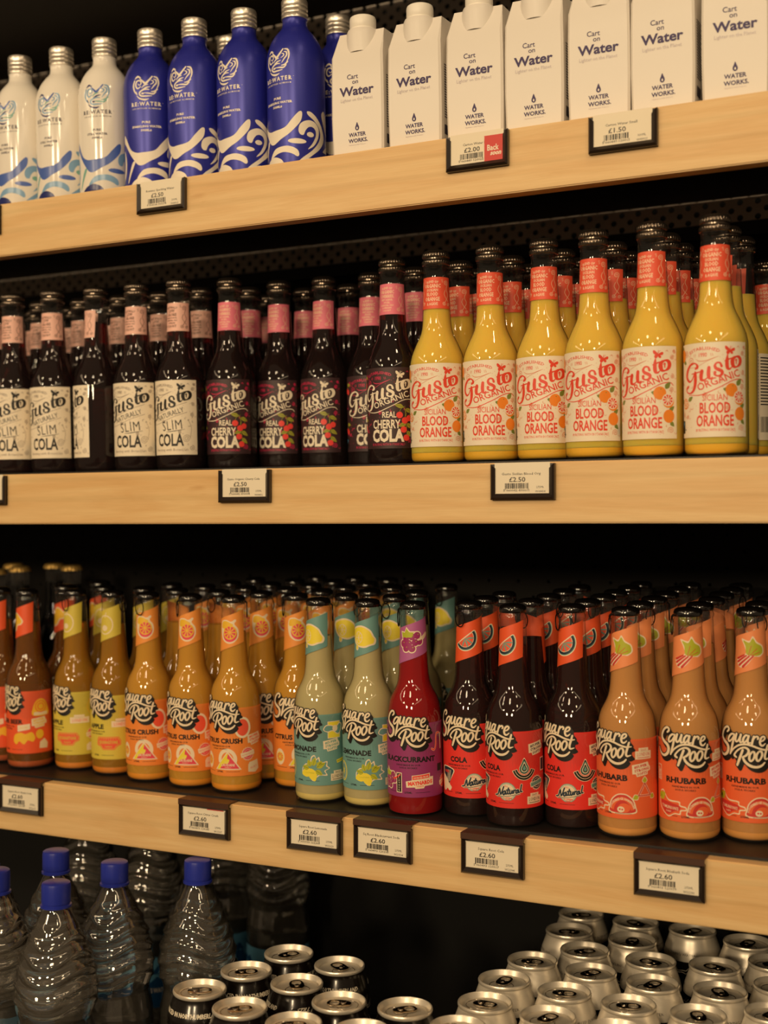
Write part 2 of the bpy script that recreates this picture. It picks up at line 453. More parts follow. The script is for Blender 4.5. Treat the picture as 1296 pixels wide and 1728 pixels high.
def deck_matrix(n, x, ycap, h, rot):
    y = ycap+h*SLOPE
    return Matrix.Translation((x, y, Z0+deck_z(n, y))) @ Matrix.Rotation(ALPHA, 4, 'X') @ Matrix.Rotation(rot, 4, 'Z')

# ---------------------------------------------------------------- aluminium water bottles (top shelf)
ALU = mat('brushed_aluminium', 'EAE2D6', .32, .85)
BLUE = mat('satin_blue_paint', '2A2F9C', .34, .25, spec=.5)
WHITEP = mat('gloss_white_paint', 'F2ECE2', .12, spec=.5)
CREAM = mat('cream_print', 'F0E6D4', .4)
P_BLUE = mat('mid_blue_print', '4A68B8', .25); P_SKY = mat('sky_blue_print', '7FA9CF', .25)
P_MINT = mat('mint_print', '7DB5AC', .25); P_NAVY = mat('navy_print', '222B6E', .25); P_GREY = mat('grey_print', '5A5560', .4)
AB = [(0, 0), (30, 0), (32.2, 1.5), (33, 5), (33, 118), (32.8, 124), (32, 131), (30.3, 138), (27.5, 145), (24, 151), (20, 156), (16.8, 159.5), (14.6, 163), (14, 167), (14, 172), (14.6, 173)]
HB = 194.5
def alu_cap():
    prof = [(14.2, 172), (15, 172.5), (15.1, 175), (14.3, 176.2), (15.1, 177.5), (15.1, 179.5), (14.3, 181), (15.1, 182.4), (15.1, 184.5), (14.6, 186), (15.0, 187), (15.0, 192), (14.3, 194), (12.5, 194.5), (0, 194.5)]
    def fn(r, z, a): return r*(1+(.012*math.cos(40*a) if 187 < z < 194 else 0))
    return finish(lathe(prof, 80, fn), 'aluminium_cap', ALU, 40)
def BP(px, py):   # pixel of a close-up -> mm on the unrolled bottle
    t = max(-.999, min(.999, (px-490)/385)); th = math.asin(t)
    return (33*(th+.70), HB-((60+(py+120*math.cos(th))/7.514)-5)*.673)
def water_art(c):   # c: material indices for V, arc, ellipse, hook, small, swoosh, blob, sliver, letters, heart list
    A = Art()
    A.poly([(-36, 66), (-30, 60), (-22, 47), (-14, 42), (-6, 41.5)]+[BP(*p) for p in ((330, 1160), (430, 1050), (520, 962), (560, 975), (545, 1070), (480, 1150), (380, 1240), (280, 1310), (215, 1370))]+[(-8, 26.5), (-13, 29), (-22, 40), (-31, 52), (-36, 57)], c['V'], 0, True)
    A.poly([BP(*p) for p in ((150, 1580), (200, 1450), (300, 1395), (400, 1390), (490, 1430), (515, 1490), (490, 1515), (420, 1480), (320, 1465), (230, 1500))], c['arc'], 0, True)
    x, y = BP(490, 1325); A.ell(x, y, 10.5, 2.9, c['el'], 0, rot=-.06)
    A.poly([BP(*p) for p in ((510, 1190), (530, 1120), (590, 1080), (670, 1075), (740, 1120), (775, 1200), (765, 1300), (710, 1390), (630, 1430), (690, 1360), (735, 1270), (730, 1200), (690, 1158), (640, 1158), (600, 1200), (575, 1250), (530, 1240))], c['hook'], 0, True)
    x, y = BP(665, 1250); A.ell(x, y, 4.4, 2.8, c['sm'], 0)
    A.poly([BP(*p) for p in ((625, 965), (680, 975), (760, 1060), (815, 1180), (838, 1320), (800, 1420), (700, 1500), (600, 1560), (500, 1590), (560, 1530), (680, 1450), (765, 1360), (795, 1270), (775, 1170), (715, 1080), (640, 1010))], c['sw'], 0, True)
    A.poly([(-24, 2), (-17, 9), (-6, 12.5), (4, 9), (8, 3), (8, 0), (-24, 0)], c['blob'], 0, True)
    A.poly([(-27, 8), (-22, 17), (-16.5, 27), (-15, 31), (-17.5, 32), (-21, 27), (-26, 15), (-28, 9)], c['sl'], 0, True)
    A.poly([(-40, 12), (-33, 20), (-31, 32), (-33, 42), (-37, 48), (-35.5, 38), (-36, 26), (-40, 17)], c['arc'], 0, True)
    A.poly([(16, 2), (28, 7), (40, 10), (46, 8), (46, 3), (30, 1)], c['V'], 0, True)
    A.poly([(56, 60), (64, 44), (72, 36), (76, 46), (70, 58), (62, 66)], c['V'], 0, True)
    A.poly([(58, 20), (70, 28), (82, 26), (84, 20), (70, 20)], c['arc'], 0, True)
    for lines in (('RE:WATER', 96.2, 4.6, .035, 37), ('100% RECYCLED ALUMINIUM', 92.2, 1.7, .02, 35)):
        A.text(lines[0], 0, lines[1], lines[2], c['tx'], 0, bold=lines[3], width=lines[4], res=1, sp=1.35)
    A.text('\u2122', 20.3, 99, 1.2, c['tx'], 0, res=1)
    A.text('PURE', 0, 75.6, 2.5, c['tx2'], 0, bold=.04, width=10, res=1)
    A.text('SPARKLING WATER' if c['kind'] else 'STILL WATER', 0, 70.8, 2.5, c['tx2'], 0, bold=.04, width=37 if c['kind'] else 26, res=1)
    A.text('500ML\u212e', 0, 66.2, 2.5, c['tx2'], 0, bold=.04, width=13, res=1)
    # the heart of waves
    h = c['h']; cy0 = 117
    def S(pts, w, i): A.stroke([(x, y+cy0) for x, y in pts], w, h[i % len(h)], 0)
    S([(-13.5, 9), (-15.2, 3), (-14, -3), (-11.5, -7)], [1.6, 2.2, 1.8, .6], 0)
    S([(-13, 11), (-9.5, 13.5), (-5.5, 12)], [.8, 2.4, .8], 3)
    S([(-5.5, 1.5), (-9.5, -.5), (-12, 3), (-10.5, 8), (-6.5, 8.5), (-5, 5.2), (-7.4, 3.2), (-9, 5)], [1.0, 1.6, 1.8, 1.9, 1.7, 1.3, 1.0, .7], 1)
    S([(-7, 11.5), (-2.5, 7), (0, 5), (3, 7.5), (8, 13.5)], [.9, 2.2, 2.8, 2.4, 1.6], 2)
    S([(10, 13.4), (13.5, 12.4), (15.4, 8), (15, 3), (12.5, -2)], [1.2, 2.0, 1.9, 1.5, .7], 0)
    S([(9.5, 10.5), (12.3, 9.5), (12.8, 6), (10, 2.5), (7, -1.5)], [.8, 1.7, 1.7, 1.5, .7], 1)
    S([(6.5, 9), (9, 8), (9.2, 6), (6, 4)], [.6, 1.4, 1.4, .6], 1)
    S([(14, -1.2), (10.5, -4), (6.5, -4.5)], [1.6, 1.8, .8], 4)
    S([(12.2, -4.6), (9, -7), (4, -6.5), (-2, -6)], [1.3, 1.9, 1.6, .7], 4)
    S([(3, 3.8), (-1, 3), (-4.5, 0)], [.7, 1.7, .7], 4)
    S([(5.5, 1.2), (1, .2), (-3, -2)], [.6, 1.7, 1.4], 3)
    S([(4.5, -2.2), (0, -1.8), (-5, -3.5), (-7.5, -6.5), (-5, -9.5), (1, -9.8), (7.5, -9.4)], [.7, 1.6, 1.9, 1.9, 1.9, 1.6, .7], 1)
    A.ell(-3.4, cy0-6.6, 2.0, 1.1, h[3 % len(h)], 0, 12)
    S([(-12, -4.5), (-10.5, -7.5)], [1.6, 1.2], 3)
    S([(-10.8, -9), (-7, -12.4), (-1, -14), (3.5, -13)], [.7, 1.7, 2.2, .7], 3)
    return A
blue_cfg = dict(V=0, arc=0, el=0, hook=0, sm=0, sw=0, blob=0, sl=0, tx=0, tx2=0, h=[0], kind=1)
white_cfg = dict(V=0, arc=1, el=0, hook=1, sm=2, sw=1, blob=3, sl=2, tx=4, tx2=4, h=[1, 1, 0, 3, 2], kind=0)
AB_BODY = finish(lathe(AB, 64), 'aluminium_body_blue', BLUE, 40)
AW_BODY = finish(lathe(AB, 64), 'aluminium_body_white', WHITEP, 40)
ACAP = alu_cap()
pr_b = water_art(blue_cfg).mesh('wave_print_blue', [CREAM], on_bottle(AB, 0), 3, yr=(.5, 150), xr=(-95, 95))
pr_w = water_art(white_cfg).mesh('wave_print_white', [P_BLUE, P_SKY, P_MINT, P_NAVY, P_GREY], on_bottle(AB, 0), 3, yr=(.5, 150), xr=(-95, 95))
KINDS['blue'] = [('body', AB_BODY, None), ('printed_waves', pr_b, None), ('screw_cap', ACAP, None)]
KINDS['white'] = [('body', AW_BODY, None), ('printed_waves', pr_w, None), ('screw_cap', ACAP, None)]
FACE = lambda x, y: math.atan2(-x, y)
spots = [('white', -1.100, 1.213, -40), ('white', -1.034, 1.214, -34), ('white', -.967, 1.214, -20), ('blue', -.900, 1.216, -12), ('blue', -.834, 1.213, -34), ('blue', -.767, 1.216, -42), ('blue', -.700, 1.217, -40), ('blue', -.829, 1.281, -30), ('blue', -.680, 1.285, -5)]
wl = ['white aluminium water bottle at the left end of the top shelf', 'white aluminium water bottle between two other white bottles', 'white aluminium water bottle next to the blue bottles',
      'blue aluminium bottle with full heart logo beside the white bottles', 'second blue aluminium bottle from the white ones', 'third blue aluminium bottle from the white ones',
      'tall front blue aluminium bottle nearest the cartons', 'blue aluminium bottle behind, only its cap showing', 'blue aluminium bottle standing behind, half hidden by the first carton']
for (k, x, y, a), lb in zip(spots, wl):
    inst(k, 'aluminium_bottle', lb, 'bottle', 'aluminium bottles on the top shelf', deck_matrix(1, x, y, .19, FACE(x, y)+math.radians(a)))

# ---------------------------------------------------------------- cartons of water
CARTON = mat('white_coated_board', 'EAE3DA', .38, spec=.45, bump=(120, .12)); CAPW = mat('white_plastic_cap', 'F5EFE4', .35)
PURPLE = mat('purple_ink', '33225C', .5); PALEINK = mat('pale_ink', 'C6BCC4', .5); DKINK = mat('dark_ink', '3A3340', .5)
def carton_body():
    w, d = 30.5, 29.0; bm = bmesh.new()
    def V(x, y, z): return bm.verts.new((x/1000, y/1000, z/1000))
    lv = []
    for z, s in ((0, .985), (3, 1.0), (40, 1.022), (80, 1.018), (108, 1.0)):
        ring = []; X, Y = w*s, d*s; c = 2.2
        for (x, y) in ((-X+c, -Y), (X-c, -Y), (X, -Y+c), (X, Y-c), (X-c, Y), (-X+c, Y), (-X, Y-c), (-X, -Y+c)): ring.append(V(x, y, z))
        lv.append(ring)
    for A, B in zip(lv, lv[1:]):
        for k in range(8): bm.faces.new((A[k], A[(k+1) % 8], B[(k+1) % 8], B[k]))
    bm.faces.new(lv[0][::-1])
    T = lv[-1]
    a, b = V(-26.5, -14, 137), V(26.5, -14, 137); c_, d_ = V(26.5, 15, 138), V(-26.5, 15, 138)
    m1, m2 = V(26.0, 0, 124), V(-26.0, 0, 124)   # pinched side folds
    bm.faces.new((T[0], T[1], b, a)); bm.faces.new((T[1], T[2], b)); bm.faces.new((T[2], m1, b)); bm.faces.new((T[2], T[3], m1)); bm.faces.new((b, m1, c_)); bm.faces.new((T[3], c_, m1))
    bm.faces.new((T[3], T[4], c_)); bm.faces.new((T[4], T[5], d_, c_)); bm.faces.new((T[5], T[6], d_)); bm.faces.new((T[6], m2, d_)); bm.faces.new((T[6], T[7], m2)); bm.faces.new((d_, m2, a)); bm.faces.new((T[7], a, m2)); bm.faces.new((T[7], T[0], a))
    bm.faces.new((a, b, c_, d_))
    bmesh.ops.recalc_face_normals(bm, faces=bm.faces)
    # collar of the spout
    p = Vector((0, -.011, 0))
    sub = lathe([(18.0, 112), (18.0, 131), (17.4, 135.5), (16.4, 137.6), (15.2, 138.0), (14.0, 137.5)], 40)
    for v in sub.verts: v.co += p
    me = bpy.data.meshes.new('tmp'); sub.to_mesh(me); sub.free(); bm.from_mesh(me); bpy.data.meshes.remove(me)
    return finish(bm, 'carton_body', CARTON, 28)
def carton_cap():
    def fn(r, z, a): return r*(1+(.014*max(-1, min(1, 3*math.cos(44*a))) if 139.8 < z < 150 else 0))
    bm = lathe([(14.0, 136), (14.4, 137), (14.4, 138.6), (14.0, 139), (14.0, 139.6), (14.3, 140), (14.3, 149.5), (13.7, 151.8), (12.2, 152.8), (0, 153.0)], 88, fn)
    for v in bm.verts: v.co.y -= .011
    return finish(bm, 'carton_cap', CAPW, 40)
A = Art()
A.text('Cart', -4.6, 82.5, 5.2, 0, 0, bold=.01, width=13, res=3)
A.text('on', -1.5, 77.0, 4.9, 0, 0, bold=.01, width=7, res=3)
A.text('Water', 0, 65.0, 9.6, 0, 0, bold=.028, width=41, res=4)
A.text('Lighter on the Planet', 0, 58.5, 3.8, 1, 0, width=38, res=1)
def on_carton(x, y, off):
    s = 1.0+.022*math.sin(math.pi*min(1, max(0, y/108)))
    return Vector((x/1000, -(29.0*s+.15+off)/1000, y/1000))
CPRINT0 = A.mesh('carton_name_print', [PURPLE, PALEINK, PURPLE, CARTON], on_carton, None, 12); A = Art()
A.poly([(0, 35.5), (1.3, 32.6), (2.3, 30.0), (1.9, 27.8), (0, 26.7), (-1.9, 27.8), (-2.3, 30.0), (-1.3, 32.6)], 2, 0, True)
A.poly([(0, 30.6), (.8, 29.2), (.5, 28.2), (0, 27.9), (-.5, 28.2), (-.8, 29.2)], 3, 1, True)
A.text('WATER', 0, 20.6, 4.2, 2, 0, bold=.025, width=20.5, res=2)
A.text('WORKS.', .8, 14.2, 4.2, 2, 0, bold=.025, width=23, res=2)
A.text('Hydration with Purpose', 0, 11.2, 1.4, 1, 0, width=20, res=1)
def on_carton(x, y, off):
    s = 1.0+.022*math.sin(math.pi*min(1, max(0, y/108)))
    return Vector((x/1000, -(29.0*s+.15+off)/1000, y/1000))
CPRINT = A.mesh('carton_print', [PURPLE, PALEINK, PURPLE, CARTON], on_carton, None, 12)
A = Art()
for k in range(22):
    L = random.uniform(14, 40); A.rect(-20, 84-k*2.6, -20+L, 85.1-k*2.6, 0, 0)
A.rect(-20, 12, -4, 22, 0, 0); A.rect(2, 12, 18, 20, 0, 0)
def on_side(x, y, off):
    s = 1.0+.022*math.sin(math.pi*min(1, max(0, y/108)))
    return Vector(((30.5*s+.15+off)/1000, x/1000, y/1000))
CSIDE = A.mesh('carton_side_print', [DKINK], on_side, None, 12)
KINDS['carton'] = [('body', carton_body(), None), ('screw_cap', carton_cap(), None), ('name_print', CPRINT0, None), ('maker_print', CPRINT, None), ('side_print', CSIDE, None)]
cx = [-.605, -.5365, -.4695, -.4045, -.3385, -.274, -.2075]
cl = ['white water carton closest to the blue bottles', 'second white water carton from the blue bottles', 'white water carton directly above the red back soon sticker', 'fourth white water carton from the blue bottles',
      'third white water carton from the right end of the top shelf', 'second white water carton from the right end of the top shelf', 'rightmost white water carton on the top shelf']
for i, x in enumerate(cx):
    inst('carton', 'water_carton', cl[i], 'carton', 'water cartons on the top shelf', deck_matrix(1, x, 1.217, .0, math.radians((1, -1, 1.5, 0, 2, -1, 3)[i])))
for i, x in enumerate(cx):
    inst('carton', 'water_carton', 'white water carton in the second row, behind the '+ORD[i]+' front carton', 'carton', 'water cartons on the top shelf', deck_matrix(1, x+.004, 1.284, .0, math.radians((-1, 2, 0, 1, -2, 1, 0)[i])))

# ---------------------------------------------------------------- glass bottles: shared shapes
def shell_inner(prof, lvl, t=.8, z0=2.0):
    P = [(0, z0)]+[(max(r-t, 1), max(z, z0)) for r, z in prof if r > 1 and z < lvl and (z > z0 or z0 < 3)]
    if z0 > 3: P.insert(1, (interp(prof[4:], z0)-t, z0))
    P = [p for i, p in enumerate(P) if i == 0 or p != P[i-1]]
    r = interp(prof, lvl)-t
    return P+[(r, lvl), (0, lvl)]
GP_ = [(0, 1.5), (24, .8), (27.5, 0), (29.5, 2), (30.3, 6), (30.3, 106), (29.7, 111), (28.3, 117), (26.2, 122.5), (23.2, 129.5), (20, 136), (17.9, 141), (16.5, 147), (15.7, 155), (15.1, 166), (14.4, 180), (13.7, 200), (13.4, 211), (14.0, 212), (14.0, 215), (13, 216), (13, 226)]
SP_ = [(0, 1.5), (23, .8), (27, 0), (29.2, 2), (30, 6), (30, 95), (29.5, 102), (28.6, 111), (27.3, 118), (25.6, 123), (23.2, 127.6), (20.8, 132), (18.8, 136.6), (17.5, 141.5), (16.5, 149), (15.7, 160), (14.7, 180), (14.0, 199), (13.5, 208), (13.4, 211), (14.2, 212), (14.3, 215), (13.4, 216.5), (13.2, 218), (13, 222)]
GLASS_G = finish(lathe(GP_, 56), 'glass_long_neck', GLASS, 35)
GLASS_S = finish(lathe(SP_, 56), 'glass_soda', GLASS, 35)
CAPG = mat('dark_metal_cap', '6A5F55', .20, .9); CAPS = mat('black_lacquer_cap', '100D0C', .12, spec=.7, coat=.5); RINGM = mat('black_wire', '15110F', .35, .4)
GOLD = mat('gold_cap', 'E0B868', .4, .6)
def gusto_cap():
    prof = [(13.6, 214), (14.9, 214.4), (15.3, 216), (15.3, 218.2), (14.6, 219.6), (13.9, 220.4), (13.9, 221.6), (14.7, 222.4), (15.0, 224), (14.9, 226.2), (14.0, 227.6), (13.1, 228.2), (12.2, 229.8), (10, 230.6), (0, 230.8)]
    def fn(r, z, a): return r*(1+(.020*math.cos(34*a) if (222 < z < 230) or 215.5 < z < 219 else 0))
    return finish(lathe(prof, 102, fn), 'ribbed_cap', CAPG, 30)
def soda_cap():
    prof = [(13.2, 218), (13.9, 218.2), (14.2, 219.4), (14.1, 222.2), (13.2, 224.6), (10.8, 226.1), (7, 226.8), (3, 227), (0, 227)]
    return finish(lathe(prof, 48), 'domed_cap', CAPS, 40)
def pull_ring():
    bm = bmesh.new()
    M = Matrix.Translation((0, -.0158, .2085)) @ Matrix.Rotation(math.radians(90), 4, 'X') @ Matrix.Diagonal((.72, 1.0, 1.0, 1))
    torus(bm, .0085, .0007, M, 28, 6)
    tube(bm, [(-.003, -.0138, .2195), (-.0025, -.0155, .2178), (0, -.0162, .2168), (.0025, -.0155, .2178), (.003, -.0138, .2195)], .0008)
    return finish(bm, 'pull_ring', RINGM, 60)
GCAP, SCAP, SRING = gusto_cap(), soda_cap(), pull_ring()

# ---------------------------------------------------------------- cola / blood orange bottles of the middle shelf
L_OR = cloudy('orange_juice_drink', 'FFCC56', (1.0, .80, .40), .012, 'F0A020', .95)
L_COLA = liquid('dark_cola', 'A01414', .03, '9C0A12', .4); L_SED = mat('orange_sediment', 'F8BE2C', .7)
ORANGE = mat('orange_fruit_print', 'F28C2A', .45); LEAF = mat('leaf_print', '7C8A3A', .45); OLIVE = mat('olive_print', 'A3A136', .45)
REDP = mat('red_orange_print', 'E8472E', .45); CHERRY = mat('cherry_print', 'F2463E', .45); MAG = mat('magenta_print', 'E22C60', .45)
LAB_CREAM = mat('cream_label', 'F3E6CF', .5); LAB_DARK = mat('aubergine_label', '3A2226', .5); PINK = mat('pink_label', 'F07C92', .5); PALEPINK = mat('pale_pink_label', 'F6C3B4', .5)
CORAL = mat('coral_label', 'EE5A3E', .5); PEACH = mat('peach_print', 'F9CFAE', .5); GREYP = mat('warm_grey_print', '8C7A6C', .5); BROWN = mat('brown_print', '7A4A3C', .5)
FT_BLUE = mat('sky_badge_print', '5BA0C8', .5)
def GP(px, py):
    t = max(-.999, min(.999, (px-469)/409)); th = math.asin(t)
    return (30.4*(th+.27), (1406-(py+36*math.cos(th)))*.0746)
def gusto_word(A, m, l):
    def S(pts, w): A.stroke([GP(*p) for p in pts], w, m, l)
    S([(192, 512), (214, 490), (205, 455), (172, 440), (132, 470), (104, 540), (98, 620), (122, 672), (150, 655), (172, 600), (188, 545)], [1.6, 3.0, 1.6, 1.4, 2.4, 3.6, 3.4, 2.2, 1.2, 1.2, 1.0])
    S([(150, 578), (205, 560), (262, 545)], [.8, 1.2, .9])
    S([(192, 560), (192, 640), (186, 720), (165, 790), (128, 822), (98, 805), (95, 765), (112, 738)], [2.4, 3.6, 3.4, 2.6, 1.4, 1.4, 2.4, 2.6])
    S([(268, 540), (258, 600), (262, 645), (290, 655), (325, 632), (345, 600)], [3.4, 3.6, 3.2, 1.8, 1.0, .8])
    S([(352, 498), (346, 570), (352, 622), (372, 636), (395, 618)], [3.2, 3.6, 3.2, 1.8, .8])
    S([(505, 485), (488, 445), (448, 440), (424, 475), (440, 512), (480, 530), (512, 556), (500, 595), (458, 606), (422, 588), (424, 560)], [2.4, 1.8, 1.6, 2.4, 3.0, 3.2, 3.0, 2.4, 1.6, 2.0, 2.8])
    S([(580, 345), (574, 400), (572, 460), (580, 510), (606, 522), (632, 500)], [1.2, 3.0, 3.6, 3.2, 1.8, .8])
    S([(545, 420), (590, 402), (632, 385)], [.9, 1.5, .9])
    S([(690, 368), (650, 395), (640, 440), (655, 490), (690, 500), (730, 470), (742, 420), (725, 378), (690, 368)], [1.4, 3.4, 4.2, 3.4, 1.4, 3.2, 4.0, 3.2, 1.4])
    S([(672, 420), (692, 405), (688, 440), (690, 462)], [.6, 1.2, 1.2, .8])
def butterfly(A, x, y, s, m, l):
    for pts in (((0, .3), (-1.2, 2.6), (-3.6, 4.4), (-4.6, 3.6), (-4.2, 1.6), (-2.6, .2)), ((-.2, .2), (-2.6, 0), (-3.4, -1.4), (-2.6, -3.2), (-1.0, -2.8), (0, -.8)), ((.2, .3), (1.6, 1.8), (4.2, 2.6), (5.0, 1.4), (4.0, -.2), (1.8, -.4)), ((.2, 0), (2.2, -.6), (3.0, -2.0), (2.0, -3.0), (.6, -2.4))):
        A.poly([(x+a*s, y+b*s) for a, b in pts], m, l, True)
    A.stroke([(x-.3*s, y-1.5*s), (x, y+.6*s)], .8*s, m, l, False)
    A.stroke([(x, y+.6*s), (x+.8*s, y+2.8*s), (x+2.2*s, y+3.8*s)], .35*s, m, l); A.stroke([(x, y+.6*s), (x, y+2.8*s), (x+.5*s, y+4.2*s)], .35*s, m, l)
def leaf(A, x, y, L, w, ang, m, l, vein=None):
    c, s = math.cos(ang), math.sin(ang)
    pts = [(0, 0), (.3*L, w), (.65*L, .8*w), (L, 0), (.65*L, -.8*w), (.3*L, -w)]
    A.poly([(x+a*c-b*s, y+a*s+b*c) for a, b in pts], m, l, True)
    if vein is not None: A.stroke([(x, y), (x+.85*L*c, y+.85*L*s)], .25, vein, l+1, False, False)
def citrus(A, x, y, r, flesh, pith, l, half=True, rind=None):
    if rind is not None: A.ell(x+.1*r, y-.28*r, r, r, rind, l)
    A.ell(x, y, r, r, pith, l+1)
    for k in range(9):
        a = 2*math.pi*(k+.5)/9; b = math.pi/9*.68
        A.poly([(x+.15*r*math.cos(a), y+.15*r*math.sin(a))]+[(x+.84*r*math.cos(a+q*b), y+.84*r*math.sin(a+q*b)) for q in (-1, -.3, .3, 1)], flesh, l+2)
def swirls(A, m, l, spots):
    for (x, y, r, d) in spots:
        A.spiral(x, y, r, 1.9, .58, m, l, d, random.uniform(0, 6)); A.ell(x, y, .4, .4, m, l, 8)
        A.stroke([(x+r*1.1, y-r*.6), (x+r*1.7, y-r*1.1), (x+r*2.1, y-r*.6)], .3, m, l)
SW1 = [(-27, 80, 3.2, 1), (-19.5, 72.5, 4.2, -1), (33.5, 78, 2.4, 1), (33.5, 60, 2.4, -1), (32.5, 47.5, 2.6, 1), (-4, 40, 2.4, -1), (-33, 22, 2.6, 1), (-26, 20, 2.2, -1), (17, 27, 2.2, 1), (31.5, 8, 3.4, -1), (35.5, 84, 1.8, 1), (-35.5, 52, 1.6, 1)]
def gusto_label(kind):
    A = Art(); bg, main, acc, acc2, fr, lf, dk = range(7)
    A.rect(-38.6, 0, 38.6, 89, bg, 0)
    sw = acc2 if kind != 'cherry' else acc
    swirls(A, sw, 1, SW1)
    random.seed(3)
    for _ in range(46):
        x, y, r, t0 = random.uniform(-36, 36), random.uniform(4, 85), random.uniform(1.0, 2.2), random.uniform(0, 6)
        if abs(x-4.5) < 22 and (y < 41 or 55 < y < 88): continue
        A.stroke([(x+r*math.cos(t0+k*.7)*(1-.1*k), y+r*math.sin(t0+k*.7)*(1-.1*k)) for k in range(6)], [.2, .45, .5, .5, .4, .2], sw, 1)
    for _ in range(70):
        x, y = random.uniform(-37, 37), random.uniform(4, 86); A.ell(x, y, .35, .35, sw, 1, 6)
    A.text('ESTABLISHED', -6, 82.2, 3.1, acc if kind != 'slim' else acc2, 2, bold=.01, width=31, arc=34, res=1)
    A.text('1990', -6.5, 75.6, 4.0, acc if kind != 'slim' else acc2, 2, sx=.8, bold=.01, res=2)
    for q in (-1, 1):
        for k in range(2): A.stroke([(-6.5+q*(7.5+1.6*k), 78.5), (-6.5+q*(8.1+1.6*k), 76)], .4, sw, 2, False)
    A.stroke([(-21, 66), (-13, 66.5), (-3, 71), (8, 75.5)], .4, sw, 1); A.stroke([(-14, 74), (-10, 71.8), (-3, 72), (6, 75)], [.2, .7, .6, .2], sw, 1)
    butterfly(A, 19, 80.5, 1.05, main if kind != 'orange' else acc, 3)
    gusto_word(A, main if kind != 'orange' else acc, 4)
    if kind == 'slim':
        A.text('NATURALLY', 5, 45.6, 6.4, main, 4, width=37, rot=.30, res=2)
        for o in (54.5, 42.5): A.stroke([(-24, o-6.5), (-8, o-4), (8, o+2), (26, o+8)], .45, sw, 2)
        A.text('SLIM', 7.5, 29.6, 12.0, main, 4, width=25, rot=.10, bold=-.004, sp=1.12)
        A.stroke([(0, 27.2), (9, 28.0), (23, 30.2)], [.3, .9, .3], main, 4)
        A.text('COLA', 4, 10.8, 14.8, main, 4, width=35, bold=.025)
        A.text('Bursting with Botanicals', 5, 4.6, 3.0, acc2, 4, width=44, res=1)
        A.spiral(25, 19, 5.0, 2.4, .45, sw, 2, 1, 0); A.stroke([(29.5, 21), (31, 32), (27, 42)], .4, sw, 2)
    else:
        A.text('ORGANIC', 9.6, 50.4, 7.2, main if kind != 'orange' else acc, 4, width=43, rot=.32, bold=.012, shear=-.05)
        A.stroke([(-22, 40.5), (-8, 40), (8, 46), (22, 52.8), (31, 53.8), (35, 51)], [.5, .9, .8, .8, .9, .5], main if kind != 'orange' else acc, 3)
        if kind == 'orange':
            A.text('SICILIAN', 4.5, 34.2, 6.2, acc, 4, width=23.5, bold=.002)
            A.text('BLOOD', 4.5, 22.6, 10.2, acc, 4, width=29, bold=.025)
            A.text('ORANGE', 4.5, 10.4, 10.6, acc, 4, width=36, bold=.025)
            A.text('BURSTING WITH BOTANICALS', 5, 5.4, 2.7, acc, 4, width=38, res=1)
            leaf(A, 20, 43, 8, 2.6, 2.9, lf, 4); leaf(A, 26, 48, 8, 2.4, .9, lf, 4)
            A.ell(20.5, 43.8, 6.2, 6.4, fr, 5); A.ell(21.5, 47.6, .6, .5, lf, 6, 8)
            citrus(A, 28.5, 37.2, 6.0, acc, bg, 5, rind=fr)
            leaf(A, -24, 35, 7, 2.0, .55, lf, 4); leaf(A, -33, 34, 6, 2.0, 2.8, lf, 4); citrus(A, -29.5, 33.8, 5.0, fr, bg, 5, rind=fr)
            A.ell(29.5, 21.5, 5.9, 6.4, fr, 5); leaf(A, 30, 26.5, 7, 2, .7, lf, 4); leaf(A, 31, 16, 6, 2, -.8, lf, 4)
            A.ell(-34, 78.5, 5.4, 6.2, fr, 5); leaf(A, -33, 73, 6, 1.8, -.4, lf, 4); leaf(A, -33.5, 84, 5, 1.6, 2.4, lf, 4)
        else:
            A.text('REAL', 6.5, 34.0, 6.6, main, 4, width=16, bold=.02)
            A.text('CHERRY', 2.5, 22.2, 9.6, main, 4, width=33, bold=.025)
            A.text('COLA', 4, 5.8+2.2, 13.2, main, 4, width=38, bold=.05)
            A.text('BURSTING WITH BOTANICALS', 4, 3.2, 2.8, acc, 4, width=38, res=1)
            A.stroke([(22, 46), (25, 40), (24, 30), (26, 22)], .6, lf, 4)
            for x, y, r in ((18, 36.5, 3.7), (24, 30.5, 3.7), (29, 33, 3.4), (22.5, 20.5, 3.6), (25.5, 11.5, 3.6)):
                A.ell(x, y, r, r*.98, fr, 6); A.stroke([(x, y+r*.8), (x+1.5, y+r+3), (24.5, y+r+6)], .45, lf, 5)
            for x, y, a in ((22, 45.5, 2.9), (25, 43, -.4), (25.5, 27.5, 3.5), (26, 27, -.6), (26, 18.5, -.7)): leaf(A, x, y, 9.5, 2.3, a, lf, 5, dk)
            for y0 in (80, 33):
                leaf(A, -33, y0, 8, 2.0, -.2, lf, 5); A.ell(-34.2, y0-8, 2.8, 3.4, fr, 6); A.ell(-30.4, y0-9.5, 2.6, 3.2, fr, 6); A.stroke([(-33.5, y0-5), (-33, y0)], .4, lf, 5); A.stroke([(-30.5, y0-6.5), (-32.5, y0)], .4, lf, 5)
    # the little square badge at the label's left margin
    A.rect(-37.6, 4.5, -31.6, 16.5, dk, 5); A.ell(-34.8, 12.5, 2.0, 2.8, 7, 6); A.ell(-33.6, 9.5, 1.6, 2.8, dk, 7); A.ell(-34.8, 12.6, .7, .7, dk, 8, 10)
    A.poly([(-30.3, 9), (-28.6, 7.8), (-30.3, 6.6)], dk, 5)
    return A
